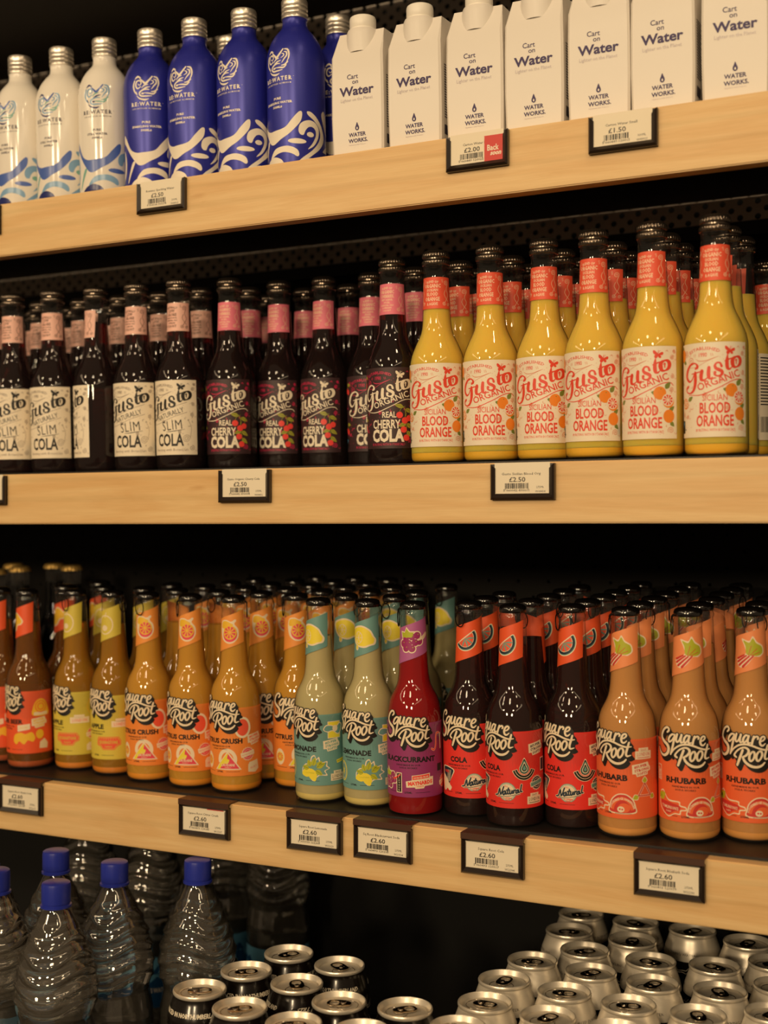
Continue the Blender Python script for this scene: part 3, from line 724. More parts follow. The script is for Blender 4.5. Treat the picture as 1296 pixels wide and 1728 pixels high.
def gusto_neck(kind):
    A = Art(); A.rect(-22.5, 0, 22.5, 34, 0, 0)
    if kind == 'slim': lines = [('NATURALLY', 27.4, 2.5, 15), ('LOW', 22.6, 4.0, 9), ('CALORIE', 18.2, 3.4, 13.5), ('BLEND OF SPICES,', 15.0, 1.8, 15), ('ESSENTIAL OILS', 12.0, 1.8, 15), ('& AFRICAN', 8.8, 1.9, 10), ('COLA NUT', 4.6, 3.0, 13.5)]
    elif kind == 'cherry': lines = [('BLEND OF', 28.2, 2.4, 12), ('ORGANIC', 23.2, 3.7, 17), ('CHERRIES,', 18.6, 3.4, 17), ('BEET AGAVE,', 15.2, 2.0, 14), ('SPICES,', 12.2, 1.9, 8), ('ESSENTIAL OILS', 9.2, 1.9, 16), ('& AFRICAN', 6.4, 1.9, 11), ('COLA NUT', 3.4, 1.9, 10)]
    else: lines = [('BLEND OF', 28.0, 2.5, 13), ('ORGANIC', 22.6, 4.0, 19), ('SICILIAN', 18.8, 2.7, 13), ('BLOOD', 13.8, 4.0, 13), ('ORANGE', 8.4, 4.2, 17), ('& AGAVE', 3.6, 3.1, 12.5)]
    for s, y, h, w in lines: A.text(s, -1, y, h, 1, 1, width=w, bold=.03, res=1, arc=26 if y > 27 else None)
    for q in (-1, 1):
        A.spiral(q*15, 27.5, 3.0, 1.8, .5, 1, 1, q, 0); A.spiral(q*12.5, 5.5, 2.2, 1.7, .5, 1, 1, -q, 0); A.spiral(q*18.5, 4.5, 2.0, 1.7, .5, 1, 1, q, 0)
        A.stroke([(q*17.8, 27), (q*15.5, 21), (q*18, 15), (q*15, 9), (q*13, 6)], .55, 1, 1); A.stroke([(q*14, 20), (q*12.6, 16), (q*14.5, 12), (q*18, 8)], .5, 1, 1)
        for k in range(3): A.stroke([(q*(10-.3*k), 28.2+1.2*k), (q*(11.2-.3*k), 28.8+1.3*k)], .4, 1, 1, False)
    return A
NECKMAP = on_bottle(GP_, 166.5)
BODYMAP = on_bottle(GP_, 17.5)
pal = {'slim': [LAB_CREAM, INK, GREYP, GREYP, ORANGE, LEAF, INK, FT_BLUE], 'cherry': [LAB_DARK, LAB_CREAM, MAG, MAG, CHERRY, OLIVE, INK, FT_BLUE], 'orange': [LAB_CREAM, REDP, REDP, PEACH, ORANGE, LEAF, INK, FT_BLUE]}
npal = {'slim': [PALEPINK, BROWN], 'cherry': [PINK, PEACH], 'orange': [CORAL, PEACH]}
ORANGE_SW = mat('apricot_swirl_print', 'E08A64', .5); pal['orange'][3] = ORANGE_SW
LIQ_C = finish(lathe(shell_inner(GP_, 186), 48), 'liquid_cola', L_COLA, 50)
LIQ_O = finish(lathe(shell_inner(GP_, 170, z0=11), 48), 'liquid_orange', L_OR, 50)
def sed_fn(r, z, a): return r
SED = finish(lathe([(0, 2), (26.5, 2), (28.7, 4), (29.5, 7), (29.5, 10.9), (0, 10.9)], 40), 'sediment', L_SED, 50)
A = Art(); A.rect(-20, 0, 20, 89, 0, 0)
for k in range(16): A.rect(-17, 84-k*3.2, -17+random.uniform(20, 34), 85.2-k*3.2, 1, 1)
xx = -17
while xx < 10:
    w = random.uniform(.3, 1.1); A.rect(xx, 8, xx+w, 24, 1, 1); xx += w+random.uniform(.4, 1.0)
def back_map(x, y, off):
    v = BODYMAP(x+30.4*math.pi, y, off); return v
for k in ('slim', 'cherry', 'orange'):
    bl = A.mesh('back_label_'+k, [pal[k][0], INK if k != 'cherry' else LAB_CREAM], back_map, 3, yr=(0, 89))
    KINDS['g_'+k] = [('glass', GLASS_G, None), ('liquid', LIQ_O if k == 'orange' else LIQ_C, None), ('cap', GCAP, None),
                     ('front_label', gusto_label(k).mesh('front_label_'+k, pal[k], BODYMAP, 3, xr=(-38.6, 38.6), yr=(0, 89), step=.035), None),
                     ('neck_label', gusto_neck(k).mesh('neck_label_'+k, npal[k], NECKMAP, 2.2, 6, xr=(-22.5, 22.5), yr=(0, 34)), None), ('back_label', bl, None)]
    if k == 'orange': KINDS['g_'+k].append(('sediment', SED, 1))
R2 = [  # kind, lane x, y (at the cap), label angle as seen, row from the front
 ('slim', -1.111, 1.221, -36, 0), ('slim', -1.052, 1.226, -36, 0), ('slim', -.996, 1.233, -96, 0), ('slim', -.938, 1.236, -36, 0), ('slim', -.880, 1.240, -36, 0),
 ('slim', -1.185, 1.262, -30, 0), ('slim', -1.132, 1.289, -30, 1), ('slim', -1.190, 1.348, -30, 2), ('slim', -1.072, 1.299, -32, 1), ('slim', -1.131, 1.351, -35, 2), ('slim', -1.011, 1.303, -30, 1), ('slim', -1.072, 1.361, -30, 2), ('slim', -.951, 1.306, -25, 1), ('slim', -1.012, 1.366, -35, 2), ('slim', -.952, 1.370, -30, 2), ('slim', -.890, 1.308, -25, 1),
 ('cherry', -.825, 1.262, -27, 0), ('cherry', -.775, 1.314, -34, 0), ('cherry', -.716, 1.316, -40, 0), ('cherry', -.656, 1.319, -12, 0), ('cherry', -.589, 1.246, -23, 0),
 ('cherry', -.834, 1.333, -5, 1), ('cherry', -.845, 1.402, -20, 2), ('cherry', -.778, 1.379, -10, 1), ('cherry', -.716, 1.381, -20, 1), ('cherry', -.594, 1.314, -12, 1),
 ('orange', -.529, 1.233, -15.5, 0), ('orange', -.469, 1.234, -16, 0), ('orange', -.409, 1.230, -20, 0), ('orange', -.350, 1.214, -20, 0), ('orange', -.2915, 1.206, -27, 0), ('orange', -.2325, 1.203, -11, 0),
 ('orange', -.533, 1.304, -45, 1), ('orange', -.534, 1.366, -20, 2), ('orange', -.472, 1.304, -40, 1), ('orange', -.473, 1.366, -35, 2), ('orange', -.411, 1.297, -40, 1), ('orange', -.411, 1.358, -30, 2), ('orange', -.350, 1.285, -48, 1), ('orange', -.350, 1.348, -40, 2),
 ('orange', -.290, 1.269, -45, 1), ('orange', -.289, 1.330, -42, 2), ('orange', -.289, 1.392, -45, 3), ('orange', -.2285, 1.266, -70, 1), ('orange', -.225, 1.327, -110, 2), ('orange', -.221, 1.475, 0, 4)]
P = relax([(r[1], r[2]) for r in R2], .0615)
nm = {'slim': ('low calorie cola', 'cream label and pale pink collar'), 'cherry': ('cherry cola', 'dark label and pink collar'), 'orange': ('yellow blood orange drink', 'cream label and coral collar')}
fr = {k: sorted(p[0] for r, p in zip(R2, P) if r[0] == k and r[4] == 0) for k in nm}
def nth(i, n): return 'leftmost' if i == 0 else ('rightmost' if i == n-1 else ORD[i]+' from left')
for r, p in zip(R2, P):
    k = r[0]; F = fr[k]
    if r[4] == 0:
        if k == 'slim' and r[3] == -96: lb = 'front cola bottle turned away so its collar shows only swirls'
        else: lb = 'front-row '+nm[k][0]+' bottle with '+nm[k][1]+', '+nth(F.index(p[0]), len(F))
    else:
        j = min(range(len(F)), key=lambda q: abs(F[q]-p[0]))
        lb = nm[k][0]+' bottle, '+['', 'second', 'third', 'fourth', 'rearmost'][r[4]]+' in the file behind the '+nth(j, len(F))+' one'
        if r[4] == 4: lb = 'lone blood orange drink bottle at the back by the right edge'
    rot = FACE(p[0], p[1])+math.radians(r[3])
    inst('g_'+k, 'drink_bottle', lb, 'bottle', nm[k][0]+' bottles on the middle shelf', deck_matrix(2, p[0], p[1], .229, rot), {'cap': random.uniform(0, 6)})

# ---------------------------------------------------------------- soda bottles of the third shelf
def SRP(px, py):
    t = max(-.999, min(.999, (px-535)/475)); th = math.asin(t)
    return (30*(th+.059), (1473-(py-92*math.cos(th)))*.066)
LOGO = [  # brush strokes of the lettering: points read off a close-up, widths in mm
 ([(232, 238), (258, 212), (250, 175), (208, 172), (165, 222), (150, 300), (182, 365), (236, 420), (256, 480), (238, 545), (192, 578), (150, 560), (122, 510), (110, 450)], [1.6, 2.2, 2.0, 2.2, 2.6, 2.8, 3.0, 3.2, 3.2, 3.0, 2.6, 2.2, 1.6, .7]),
 ([(352, 282), (318, 266), (278, 296), (256, 345), (268, 376), (306, 356), (346, 296)], [1.5, 1.8, 2.1, 2.1, 1.9, 1.6, 1.4]),
 ([(352, 272), (336, 370), (314, 465), (288, 560)], [1.8, 2.2, 2.3, 1.8]),
 ([(388, 262), (372, 335), (384, 374), (416, 356), (452, 270)], [2.0, 2.1, 2.0, 1.6, 1.4]),
 ([(454, 270), (440, 345), (450, 384), (482, 372)], [2.1, 2.1, 1.9, 1.1]),
 ([(566, 292), (534, 274), (500, 312), (488, 360), (506, 382), (540, 352), (568, 292)], [1.4, 1.7, 2.1, 2.1, 1.9, 1.5, 1.4]),
 ([(572, 282), (556, 350), (566, 388), (598, 380)], [2.0, 2.1, 1.9, 1.1]),
 ([(646, 286), (630, 340), (618, 398)], [2.0, 2.1, 2.0]),
 ([(630, 350), (658, 300), (690, 284), (706, 304), (698, 322)], [1.2, 1.5, 1.9, 1.9, 1.4]),
 ([(738, 352), (774, 334), (796, 298), (778, 276), (748, 298), (730, 356), (742, 402), (772, 408), (802, 376)], [1.3, 1.5, 1.7, 1.8, 2.0, 2.1, 2.0, 1.7, 1.0]),
 ([(296, 548), (344, 482), (424, 428), (524, 408), (624, 424), (724, 456), (800, 468), (858, 452)], [1.2, 1.6, 1.8, 1.9, 1.9, 1.9, 1.7, 1.0]),
 ([(384, 604), (356, 582), (372, 542), (432, 484), (508, 456), (562, 478), (570, 524), (530, 574), (480, 600)], [1.9, 2.1, 1.7, 1.6, 1.8, 2.2, 2.4, 2.1, 1.5]),
 ([(484, 496), (456, 570), (424, 656), (400, 722)], [2.2, 2.4, 2.5, 2.2]),
 ([(486, 600), (508, 650), (556, 698), (630, 730), (704, 728), (760, 698), (794, 656)], [2.0, 2.4, 2.6, 2.6, 2.4, 2.1, 1.5]),
 ([(622, 512), (590, 556), (580, 614), (600, 650), (636, 622), (658, 560), (648, 514), (622, 512)], [1.8, 2.1, 2.3, 2.0, 1.8, 2.2, 2.0, 1.8]),
 ([(720, 496), (688, 544), (680, 602), (702, 640), (738, 606), (760, 546), (750, 500), (720, 496)], [1.8, 2.1, 2.3, 2.0, 1.8, 2.2, 2.0, 1.8]),
 ([(832, 396), (816, 470), (796, 556), (806, 602), (852, 582)], [1.9, 2.2, 2.2, 1.9, .9])]
def logo(A, black, cream, l):
    for pts, w in LOGO:
        P = [SRP(*p) for p in pts]
        for k, (dx, dy) in enumerate([(0, 0)]+[(.42*j, -.54*j) for j in range(1, 8)]):
            A.stroke([(x+dx, y+dy) for x, y in P], [q+(2.0 if k == 0 else 1.2) for q in w], black, l, n=3)
        A.stroke(P, w, cream, l+2, n=5)
    A.poly([SRP(*p) for p in ((270, 330), (400, 320), (600, 330), (760, 330), (800, 420), (800, 560), (700, 600), (560, 620), (460, 560), (330, 500))], black, l+1)
def zigzag(A, x, y, r, m, l, n=18, d=.10):
    A.poly([(x+r*(1+(d if k % 2 else -d))*math.cos(math.pi*k/n), y+r*(1+(d if k % 2 else -d))*math.sin(math.pi*k/n)) for k in range(2*n)], m, l)
def seal(A, x, y, r, edge, face, band, ink, l):
    zigzag(A, x, y, r, edge, l); zigzag(A, x, y, r*.88, face, l+1); A.ring(x, y, r*.62, r*.62, .4, edge, l+2)
    A.rect(x-r*1.15, y-r*.34, x+r*1.15, y+r*.34, edge, l+3, .2); A.rect(x-r*1.07, y-r*.27, x+r*1.07, y+r*.27, band, l+4, .2); A.text('NATURAL FLAVOUR', x, y-.7, 1.3, ink, l+5, width=r*1.9, rot=.2, res=1)
def london(A, x, y, bgm, ink, l, rot=.0):
    A.rect(x-9, y-4, x+9, y+4, bgm, l); A.rect(x-5.5, y+3.6, x+5.5, y+7.2, bgm, l)
    A.text('LONDON', x, y-.8, 3.6, ink, l+1, width=14, res=1); A.text('EAST', x, y+4.4, 1.8, ink, l+1, width=6, res=1); A.rect(x-7, y-2.8, x+7, y-2.2, ink, l+1)
def supers(A, x, y, bgm, ink, l, rot=.16):
    c, s = math.cos(rot), math.sin(rot)
    def R(pts): return [(x+a*c-b*s, y+a*s+b*c) for a, b in pts]
    A.poly(R([(-9.5, 6), (8, 6), (8.8, 2), (10, 1), (9.5, -3), (6, -3.4), (5.6, -6.4), (-6.5, -6.4), (-7, -3.4), (-10.5, -3), (-10, 1)]), bgm, l)
    for t, dx, dy, w in (('#SUPER', -.8, 2.2, 14), ('STRONG', 0, -1.6, 16), ('SOFTS', -.4, -5.3, 11)):
        p = R([(dx, dy)])[0]; A.text(t, p[0], p[1], 2.6, ink, l+1, width=w, rot=rot, bold=.03, res=1)
def grapes(A, x, y, s, edge, lf, berry, stem, l):
    B = [(-5, 2), (0, 3.6), (4.2, 4.6), (-7.5, -2), (-2.6, -1.6), (2.6, -1), (-5, -5.6), (0, -5.8), (6, -.2)]
    for a, b in B: A.ell(x+a*s, y+b*s, 3.7*s, 3.7*s, edge, l, 16)
    A.poly([(x+a*s, y+b*s) for a, b in ((-9, 3), (-10, 8), (-6, 7.5), (-4.5, 11.5), (-1.5, 8), (3, 8), (1, 3))], edge, l)
    A.stroke([(x+4*s, y+1*s), (x+9*s, y+2.5*s), (x+13*s, y+5.5*s)], 3.2*s, edge, l)
    for a, b in B: A.ell(x+a*s, y+b*s, 2.8*s, 2.8*s, berry, l+1, 14)
    A.poly([(x+a*s, y+b*s) for a, b in ((-8, 3), (-9, 7), (-6, 6.7), (-4.5, 10), (-2, 7.2), (1.6, 7), (0, 3))], lf, l+2)
    A.stroke([(x+5*s, y+1.2*s), (x+9*s, y+2.6*s), (x+12.6*s, y+5.4*s)], 1.5*s, stem, l+2)
    for a, b in B: A.ell(x+a*s+.8*s, y+b*s+.9*s, .45*s, .45*s, lf, l+3, 6)
def lemon(A, x, y, r, rot, edge, skin, pith, l, line=None):
    def L(k): return [(x+k*(a*math.cos(rot)-b*math.sin(rot)), y+k*(a*math.sin(rot)+b*math.cos(rot))) for a, b in ((-r*1.35, 0), (-r*1.0, r*.5), (-r*.3, r*.9), (r*.5, r*.8), (r*1.0, r*.42), (r*1.32, r*.2), (r*1.35, -r*.2), (r*1.0, -r*.45), (r*.5, -r*.82), (-r*.3, -r*.9), (-r*1.0, -r*.5))]
    if edge is not None: A.poly(L(1.17), edge, l, True)
    A.poly(L(1.0), skin, l+1, True)
    if pith is not None:
        A.ring(x-.35*r, y-.1*r, r*.42, r*.58, .6, pith, l+2, 16)
        for k in range(6): A.stroke([(x-.35*r, y-.1*r), (x-.35*r+.4*r*math.cos(k*1.05), y-.1*r+.55*r*math.sin(k*1.05))], .5, pith, l+2, False, False)
LABELS = {}
FLAV = {}
def soda_label(kind):
    A = Art(); bg, black, cream, c1, c2, c3, c4 = range(7)
    A.rect(-66, 0, 66, 79, bg, 0)
    logo(A, black, cream, 8)
    word, w = {'rhubarb': ('RHUBARB', 41), 'citrus': ('CITRUS CRUSH', 55), 'lemon': ('LEMONADE', 42), 'black': ('BLACKCURRANT', 62), 'cola': ('COLA', 20), 'apple': ('APPLE', 24), 'ginger': ('GINGER BEER', 50)}[kind]
    A.text(word, 0, 38.0, 5.6, black, 2, width=w, bold=.045, res=2)
    A.text('HANDMADE IN OUR', 0, 33.6, 1.9, black, 2, width=27, bold=.02, res=1); A.text('SODA WORKS', 0, 30.6, 1.9, black, 2, width=20, bold=.02, res=1)
    A.rect(-24, 5.0, -8, 5.4, black, 2); A.rect(8, 5.0, 24, 5.4, black, 2); A.text('275ML', 0, 4.3, 1.9, black, 2, width=8.5, bold=.03, res=1)
    if kind == 'rhubarb':
        A.poly([(-31, 25), (-25, 29), (-18, 21), (-6, 20), (-5, 16.5), (.5, 15), (1, 11.5), (-4, 10.5), (-5, 7), (-11, 7), (-18, 3.5), (-26, 8), (-31, 14)], cream, 2, True)
        A.poly([(-30, 24.5), (-25, 27.6), (-18, 19.5), (-7, 18.8), (-6, 15.5), (-.5, 14), (0, 12.4), (-5, 11.6), (-6, 8.2), (-11, 8), (-18, 4.7), (-25.5, 8.8), (-30, 14.5)], bg, 3, True)
        A.poly([(-29, 18), (-22, 18.5), (-14, 17.5), (-5.5, 15.5), (-6, 11.4), (-11, 10), (-19, 6), (-26, 11)], c1, 4, True)
        A.text("TOMLINSON'S", -17, 11.6, 3.0, cream, 5, width=20, bold=.02, rot=-.05, res=1); A.text('FARM', -18, 8.2, 1.8, cream, 5, width=6, res=1)
        leaf(A, -30, 20, 10, 3.6, .7, c2, 5); leaf(A, -29, 19, 8, 2.6, 1.6, c2, 5)
        A.poly([(1.5, 6), (1.5, 12), (4, 19), (9.5, 24), (15, 25.2), (20.5, 24), (26, 19), (28.5, 12), (28.5, 6), (15, 4.6)], cream, 2, True)
        A.poly([(2.6, 7), (2.7, 12), (5, 18.4), (10, 23), (15, 24.1), (20, 23), (25, 18.4), (27.3, 12), (27.4, 7), (15, 5.8)], c1, 3, True)
        A.ring(15, 7.5, 10.2, 12.6, 3.4, bg, 4, 20, 6, 174)
        A.text('STOCKBRIDGE HARBINGER', 15, 19.0, 2.3, cream, 5, width=31, arc=11.2, bold=.03, res=1)
        A.ell(17, 11, 6, 4.6, bg, 4, 18); A.ell(13.6, 9.4, 3.6, 3.0, cream, 5, 16); A.ell(12.6, 9.6, 1.0, .9, c1, 6, 8); A.ell(15, 9.4, 1.0, .9, c1, 6, 8)
        london(A, 37, 63, cream, c1, 2); supers(A, 35, 49, cream, c1, 2)
        for k in range(3):
            a = math.radians(90+120*k); b = math.radians(90+120*(k+1)); P0 = (38+8*math.cos(a), 27+8*math.sin(a)); P1 = (38+8*math.cos(b), 27+8*math.sin(b))
            A.stroke([P0, P1], 2.0, cream, 2, False); A.stroke([P0, P1], 1.2, c1, 3, False); leaf(A, P0[0], P0[1], 7, 3, a, cream, 3); leaf(A, P0[0]+.5*math.cos(a), P0[1]+.5*math.sin(a), 5.6, 2.3, a, c2, 4)
        A.rect(-36, 38, -28, 53, cream, 2); A.rect(-35.2, 38.8, -28.8, 52.2, bg, 3); A.text('HIGH', -32, 44, 2.6, cream, 4, width=11, rot=math.pi/2, bold=.04, res=1); A.text('FIVE', -29.6, 44, 2.2, cream, 4, width=9, rot=math.pi/2, bold=.04, res=1)
    elif kind == 'citrus':
        A.ring(28, 56, 8.6, 11.0, 2.6, cream, 2); A.ell(28, 56, 7.2, 9.6, c1, 2)
        A.poly([(-6, 7.4), (26, 7.4), (10, 29)], cream, 3); A.ring(9.5, 19.5, 9.4, 10.4, 4.2, cream, 2, 24, -20, 200)
        A.poly([(-3.6, 8.6), (23.6, 8.6), (10, 26.6)], c2, 4); A.poly([(-3.6, 8.6), (0, 8.6), (4, 14), (10, 15), (12, 19), (9.4, 20.5), (10, 26.6), (2, 17)], c3, 5, True)
        A.text('LAUDANI', 10, 11.6, 3.1, cream, 6, width=16, bold=.03, res=1); A.text('BY THE', 9, 15.6, 1.4, cream, 6, width=5, res=1); A.text('FAMILY', 10, 9.3, 1.4, cream, 6, width=7, res=1)
        seal(A, 34, 25, 7.6, cream, c2, cream, c2, 2); supers(A, 44, 42, cream, c1, 2); A.poly([(34, 4), (34, 12), (36, 15), (48, 17), (50, 6), (44, 2.5)], cream, 2)
        A.text('SICILY', 42, 8, 2.2, c1, 3, width=10, rot=.2, res=1)
        A.ell(-18, 17, 6.8, 9.6, cream, 2); citrus(A, -18, 17, 5.6, c2, c3, 3); A.ell(-44, 18, 7, 9.6, cream, 2); citrus(A, -44, 18, 5.8, c2, c3, 3)
    elif kind == 'lemon':
        A.poly([(4, 20), (8, 24), (13, 25), (15, 32), (19, 34), (21, 30), (24, 32), (26, 26), (33, 27), (33, 22), (36, 19), (31, 16), (33, 11), (24, 11), (17, 5), (12, 10), (4, 12), (3, 16)], cream, 2, True)
        A.poly([(5, 19.6), (8.5, 23), (14, 24), (16, 31), (19, 32.6), (20.5, 28), (23, 30), (25, 25), (32, 25.8), (31.5, 21.5), (34.4, 19), (29.5, 16.4), (31.3, 12.2), (23.5, 12.2), (17, 6.6), (12.4, 11), (5, 13), (4.2, 16)], bg, 3, True)
        lemon(A, 10, 14.5, 5.4, .3, None, c1, None, 4); lemon(A, 16.5, 12, 5.4, -1.2, None, c1, None, 5); A.text('COSTIERA', 13, 13.4, 1.5, c2, 8, width=11, res=1)
        for x, y, a, L in ((17, 22, 1.3, 9.5), (14, 21, 1.9, 8), (21, 20, .5, 11), (20, 17, -.6, 9), (12, 19, 2.9, 8), (22, 21, .9, 8)): leaf(A, x, y, L, 2.8, a, c2, 6, black)
        A.rect(34, 52, 50, 71, cream, 2); A.rect(34.8, 52.8, 49.2, 70.2, c1, 3); A.poly([(29, 62), (32, 67), (38, 67), (44, 65), (49, 69), (53, 66), (50, 58), (46, 56), (40, 60), (34, 59)], cream, 4, True); A.poly([(30, 62), (32.6, 66), (38, 66), (44, 64), (49, 67.6), (51.6, 65.5), (49, 58.6), (46, 57.2), (40, 61), (34, 60)], bg, 5, True)
        A.ell(43, 63, 3.4, 3.6, cream, 6, 12); supers(A, 39, 45, cream, c3, 2); seal(A, 52, 27, 7, bg, c3, c1, black, 2); london(A, 46, 8.5, cream, black, 2)
        A.ring(-18, 18, 7.2, 10.4, 1.2, c1, 2); A.ring(-18, 18, 5.6, 8.4, .5, cream, 2)
        for k in range(9): A.stroke([(-18+1.2*math.cos(k*.7), 18+1.6*math.sin(k*.7)), (-18+3.6*math.cos(k*.7), 18+5*math.sin(k*.7))], [1.2, .3], c1, 2, False)
        lemon(A, -46, 18, 7, .2, cream, c1, cream, 2)
    elif kind == 'black':
        grapes(A, -24, 17.5, 1.15, cream, c2, c1, c3, 2)
        A.rect(-14, 4.5, -7, 26, cream, 3); A.rect(-13.1, 5.4, -7.9, 25.1, black, 4)
        for k, ch in enumerate('FLAVOUR'): A.text(ch, -10.5, 22.2-k*2.65, 2.0, cream, 5, bold=.02, res=1)
        A.poly([(-2, 10.5), (-2.6, 17), (4, 18.4), (4, 23.4), (24, 25.6), (24, 21.6), (28, 21.8), (28, 12.6), (18, 12), (17, 9.8), (8, 9.4), (7, 11)], cream, 3)
        A.poly([(4.8, 18.8), (4.8, 22.8), (23.2, 24.8), (23.2, 20.8)], c3, 4); A.text('SOURCED FROM', 14, 20.6, 1.9, cream, 5, width=16, rot=.1, bold=.03, res=1)
        A.text('MAYNARDS', 13.5, 13.8, 4.0, c3, 5, width=27, rot=.08, bold=.05, res=1); A.text('- FARM -', 13, 11.0, 1.9, c3, 5, width=11, rot=.05, res=1)
        A.stroke([(27, 51), (30, 49.5), (32.5, 54), (33.5, 66), (38, 67)], 2.2, cream, 2); A.stroke([(27, 51), (30, 49.5), (32.5, 54), (33.5, 66), (38, 67)], 1.5, c3, 3); A.stroke([(41, 50), (40, 66)], 2, cream, 2)
        A.rect(35, 26, 42, 34, black, 2); seal(A, 46, 14, 7, cream, c3, cream, c3, 2)
    elif kind == 'cola':
        A.poly([(-24, 8), (-20, 5), (-16, 8), (-12, 6), (-9, 10), (-12, 14), (-8, 22), (-5, 28), (-9, 31), (-18, 32), (-25, 29)], cream, 2, True)
        A.poly([(-23, 28), (-18, 31), (-9, 29.8), (-6.4, 27.6), (-9.4, 21), (-13, 13), (-20, 8)], c1, 3, True); A.poly([(-23, 22), (-18, 20), (-13, 14), (-11, 9.6), (-16, 9), (-20, 6.6), (-23, 9)], cream, 4, True)
        for k in range(4): A.stroke([(-10-k*1.6, 28), (-12-k*1.2, 16)], .5, cream, 4, False)
        A.text('VEG', -17, 25, 2.6, bg, 5, width=8, bold=.05, res=1)
        A.ell(17, 17, 9.4, 9.6, c3, 2); A.ell(17, 17, 8.6, 8.8, cream, 3); A.ring(17, 17, 7.8, 8.0, .4, c3, 4)
        nat = [[(4.5, 13), (7, 14), (9, 20), (10, 13.5), (13, 20.5), (13.5, 22)], [(14.6, 17.8), (13, 16.5), (12.6, 14.2), (14, 14), (15.6, 17.6), (15.4, 14.6), (16.6, 15)], [(18.6, 21), (17.4, 15.5), (18.6, 15)], [(16.4, 18.6), (19.6, 19.2)], [(20, 18.4), (19.6, 15.6), (21, 15.4), (22.4, 18.8), (22, 16), (23, 16)], [(24, 19), (23.6, 16)], [(23.8, 18), (25.6, 19.4)], [(28, 19.4), (26.4, 18.2), (26, 16.4), (27.4, 16.2), (28.8, 19.4), (28.6, 16.8), (29.6, 17)], [(31.8, 24.5), (30.8, 18), (32.2, 17.6)]]
        for s in nat: A.stroke(s, 2.4, cream, 5)
        for s in nat: A.stroke(s, 1.5, c1, 6)
        A.stroke([(6, 11.4), (17, 12.4), (30, 15)], 1.1, cream, 5); A.stroke([(6, 11.4), (17, 12.4), (30, 15)], .6, c1, 6)
        A.text('ALL', 16, 22, 1.8, bg, 6, width=4, res=1); A.text('& CAFFEINE', 17.4, 9.8, 1.6, bg, 6, width=9, bold=.03, res=1); A.text('FREE', 17.4, 7.6, 1.6, bg, 6, width=4.5, bold=.03, res=1)
        for k, (m, q) in enumerate(((cream, 1.0), (black, .9), (c3, .74), (cream, .6), (black, .48), (c3, .3))):
            A.poly([(35, 41+11*q), (35+3.2*q, 41+5*q), (35+5.4*q, 41), (35+4*q, 41-4.4*q), (35, 41-6*q), (35-4*q, 41-4.4*q), (35-5.4*q, 41), (35-3.2*q, 41+5*q)], m, 4+k, True)
        A.ring(35, 44, 10.5, 12.5, 5.4, cream, 2, 20, 200, 340); A.ring(35, 44, 10.5, 12.5, 4.4, black, 3, 20, 202, 338); A.ring(35, 44, 10.5, 12.5, .5, cream, 4, 20, 204, 336)
        supers(A, 50, 61, cream, c1, 2); seal(A, 50, 25, 7.4, cream, c1, c3, black, 2); london(A, 47, 7.8, cream, black, 2); A.rect(56, 36, 64, 50, cream, 2); A.rect(57, 37, 63, 49, c1, 3)
    elif kind == 'apple':
        A.poly([(2, 18), (2, 24), (4, 28), (30, 28), (33, 24), (33, 18), (29, 16.5), (25, 12), (10, 12), (7, 16)], c1, 2)
        A.poly([(3, 18.6), (3, 24), (4.6, 27.2), (29.4, 27.2), (32, 24), (32, 18.6), (28.4, 17.2), (24.6, 12.8), (10.4, 12.8), (7.6, 16.8)], bg, 3); A.poly([(3.6, 19), (3.6, 23.8), (5, 26.6), (29, 26.6), (31.4, 23.8), (31.4, 19), (28, 17.8), (24.2, 13.4), (10.8, 13.4), (8, 17.4)], c1, 4)
        A.text('EDDINGTONS', 17.4, 19.4, 4.0, bg, 5, width=24, bold=.03, res=1); A.text('FARM', 17.4, 14.6, 2.6, bg, 5, width=9, res=1)
        for k in range(9): A.rect(5.5+k*3, 24.2, 6.0+k*3, 26, bg, 5)
        A.rect(22, 40, 46, 47.5, cream, 2); A.rect(27, 47, 40, 50.5, cream, 2); A.text('LONDON', 34, 41.8, 3.8, c1, 3, width=18, res=1)
        seal(A, 50, 26, 7.2, cream, c1, cream, c1, 2); A.ring(52, 60, 8, 10, .8, c2, 2); leaf(A, 46, 68, 8, 2.4, .2, c2, 2); A.poly([(42, 5), (42, 12), (46, 15), (58, 15), (58, 4)], cream, 2)
        A.text('COX', 50, 8, 3, c1, 3, width=8, res=1)
    else:
        A.poly([(38, 48), (38, 58), (42, 66), (48, 69), (54, 66), (58, 58), (58, 48)], c1, 2, True); A.ring(48, 59, 7, 7, 1, bg, 3); A.ring(48, 59, 4, 4, 1, bg, 3); A.rect(39, 48, 57, 52, cream, 3)
        supers(A, 46, 39, cream, c1, 2, .12); A.poly([(18, 28), (18, 36), (34, 38), (34, 31)], cream, 2)
        A.poly([(12, 16), (14, 24), (22, 27), (28, 25), (36, 27), (40, 20), (37, 15), (31, 17), (26, 12), (20, 16), (16, 12)], c1, 3, True); A.poly([(45, 6), (46, 14), (52, 18), (57, 12), (56, 5)], cream, 2)
        A.ell(46, 24, 5, 6, c1, 2); A.text('ROOTS', 26, 32, 2.4, c1, 3, width=10, res=1)
    return A
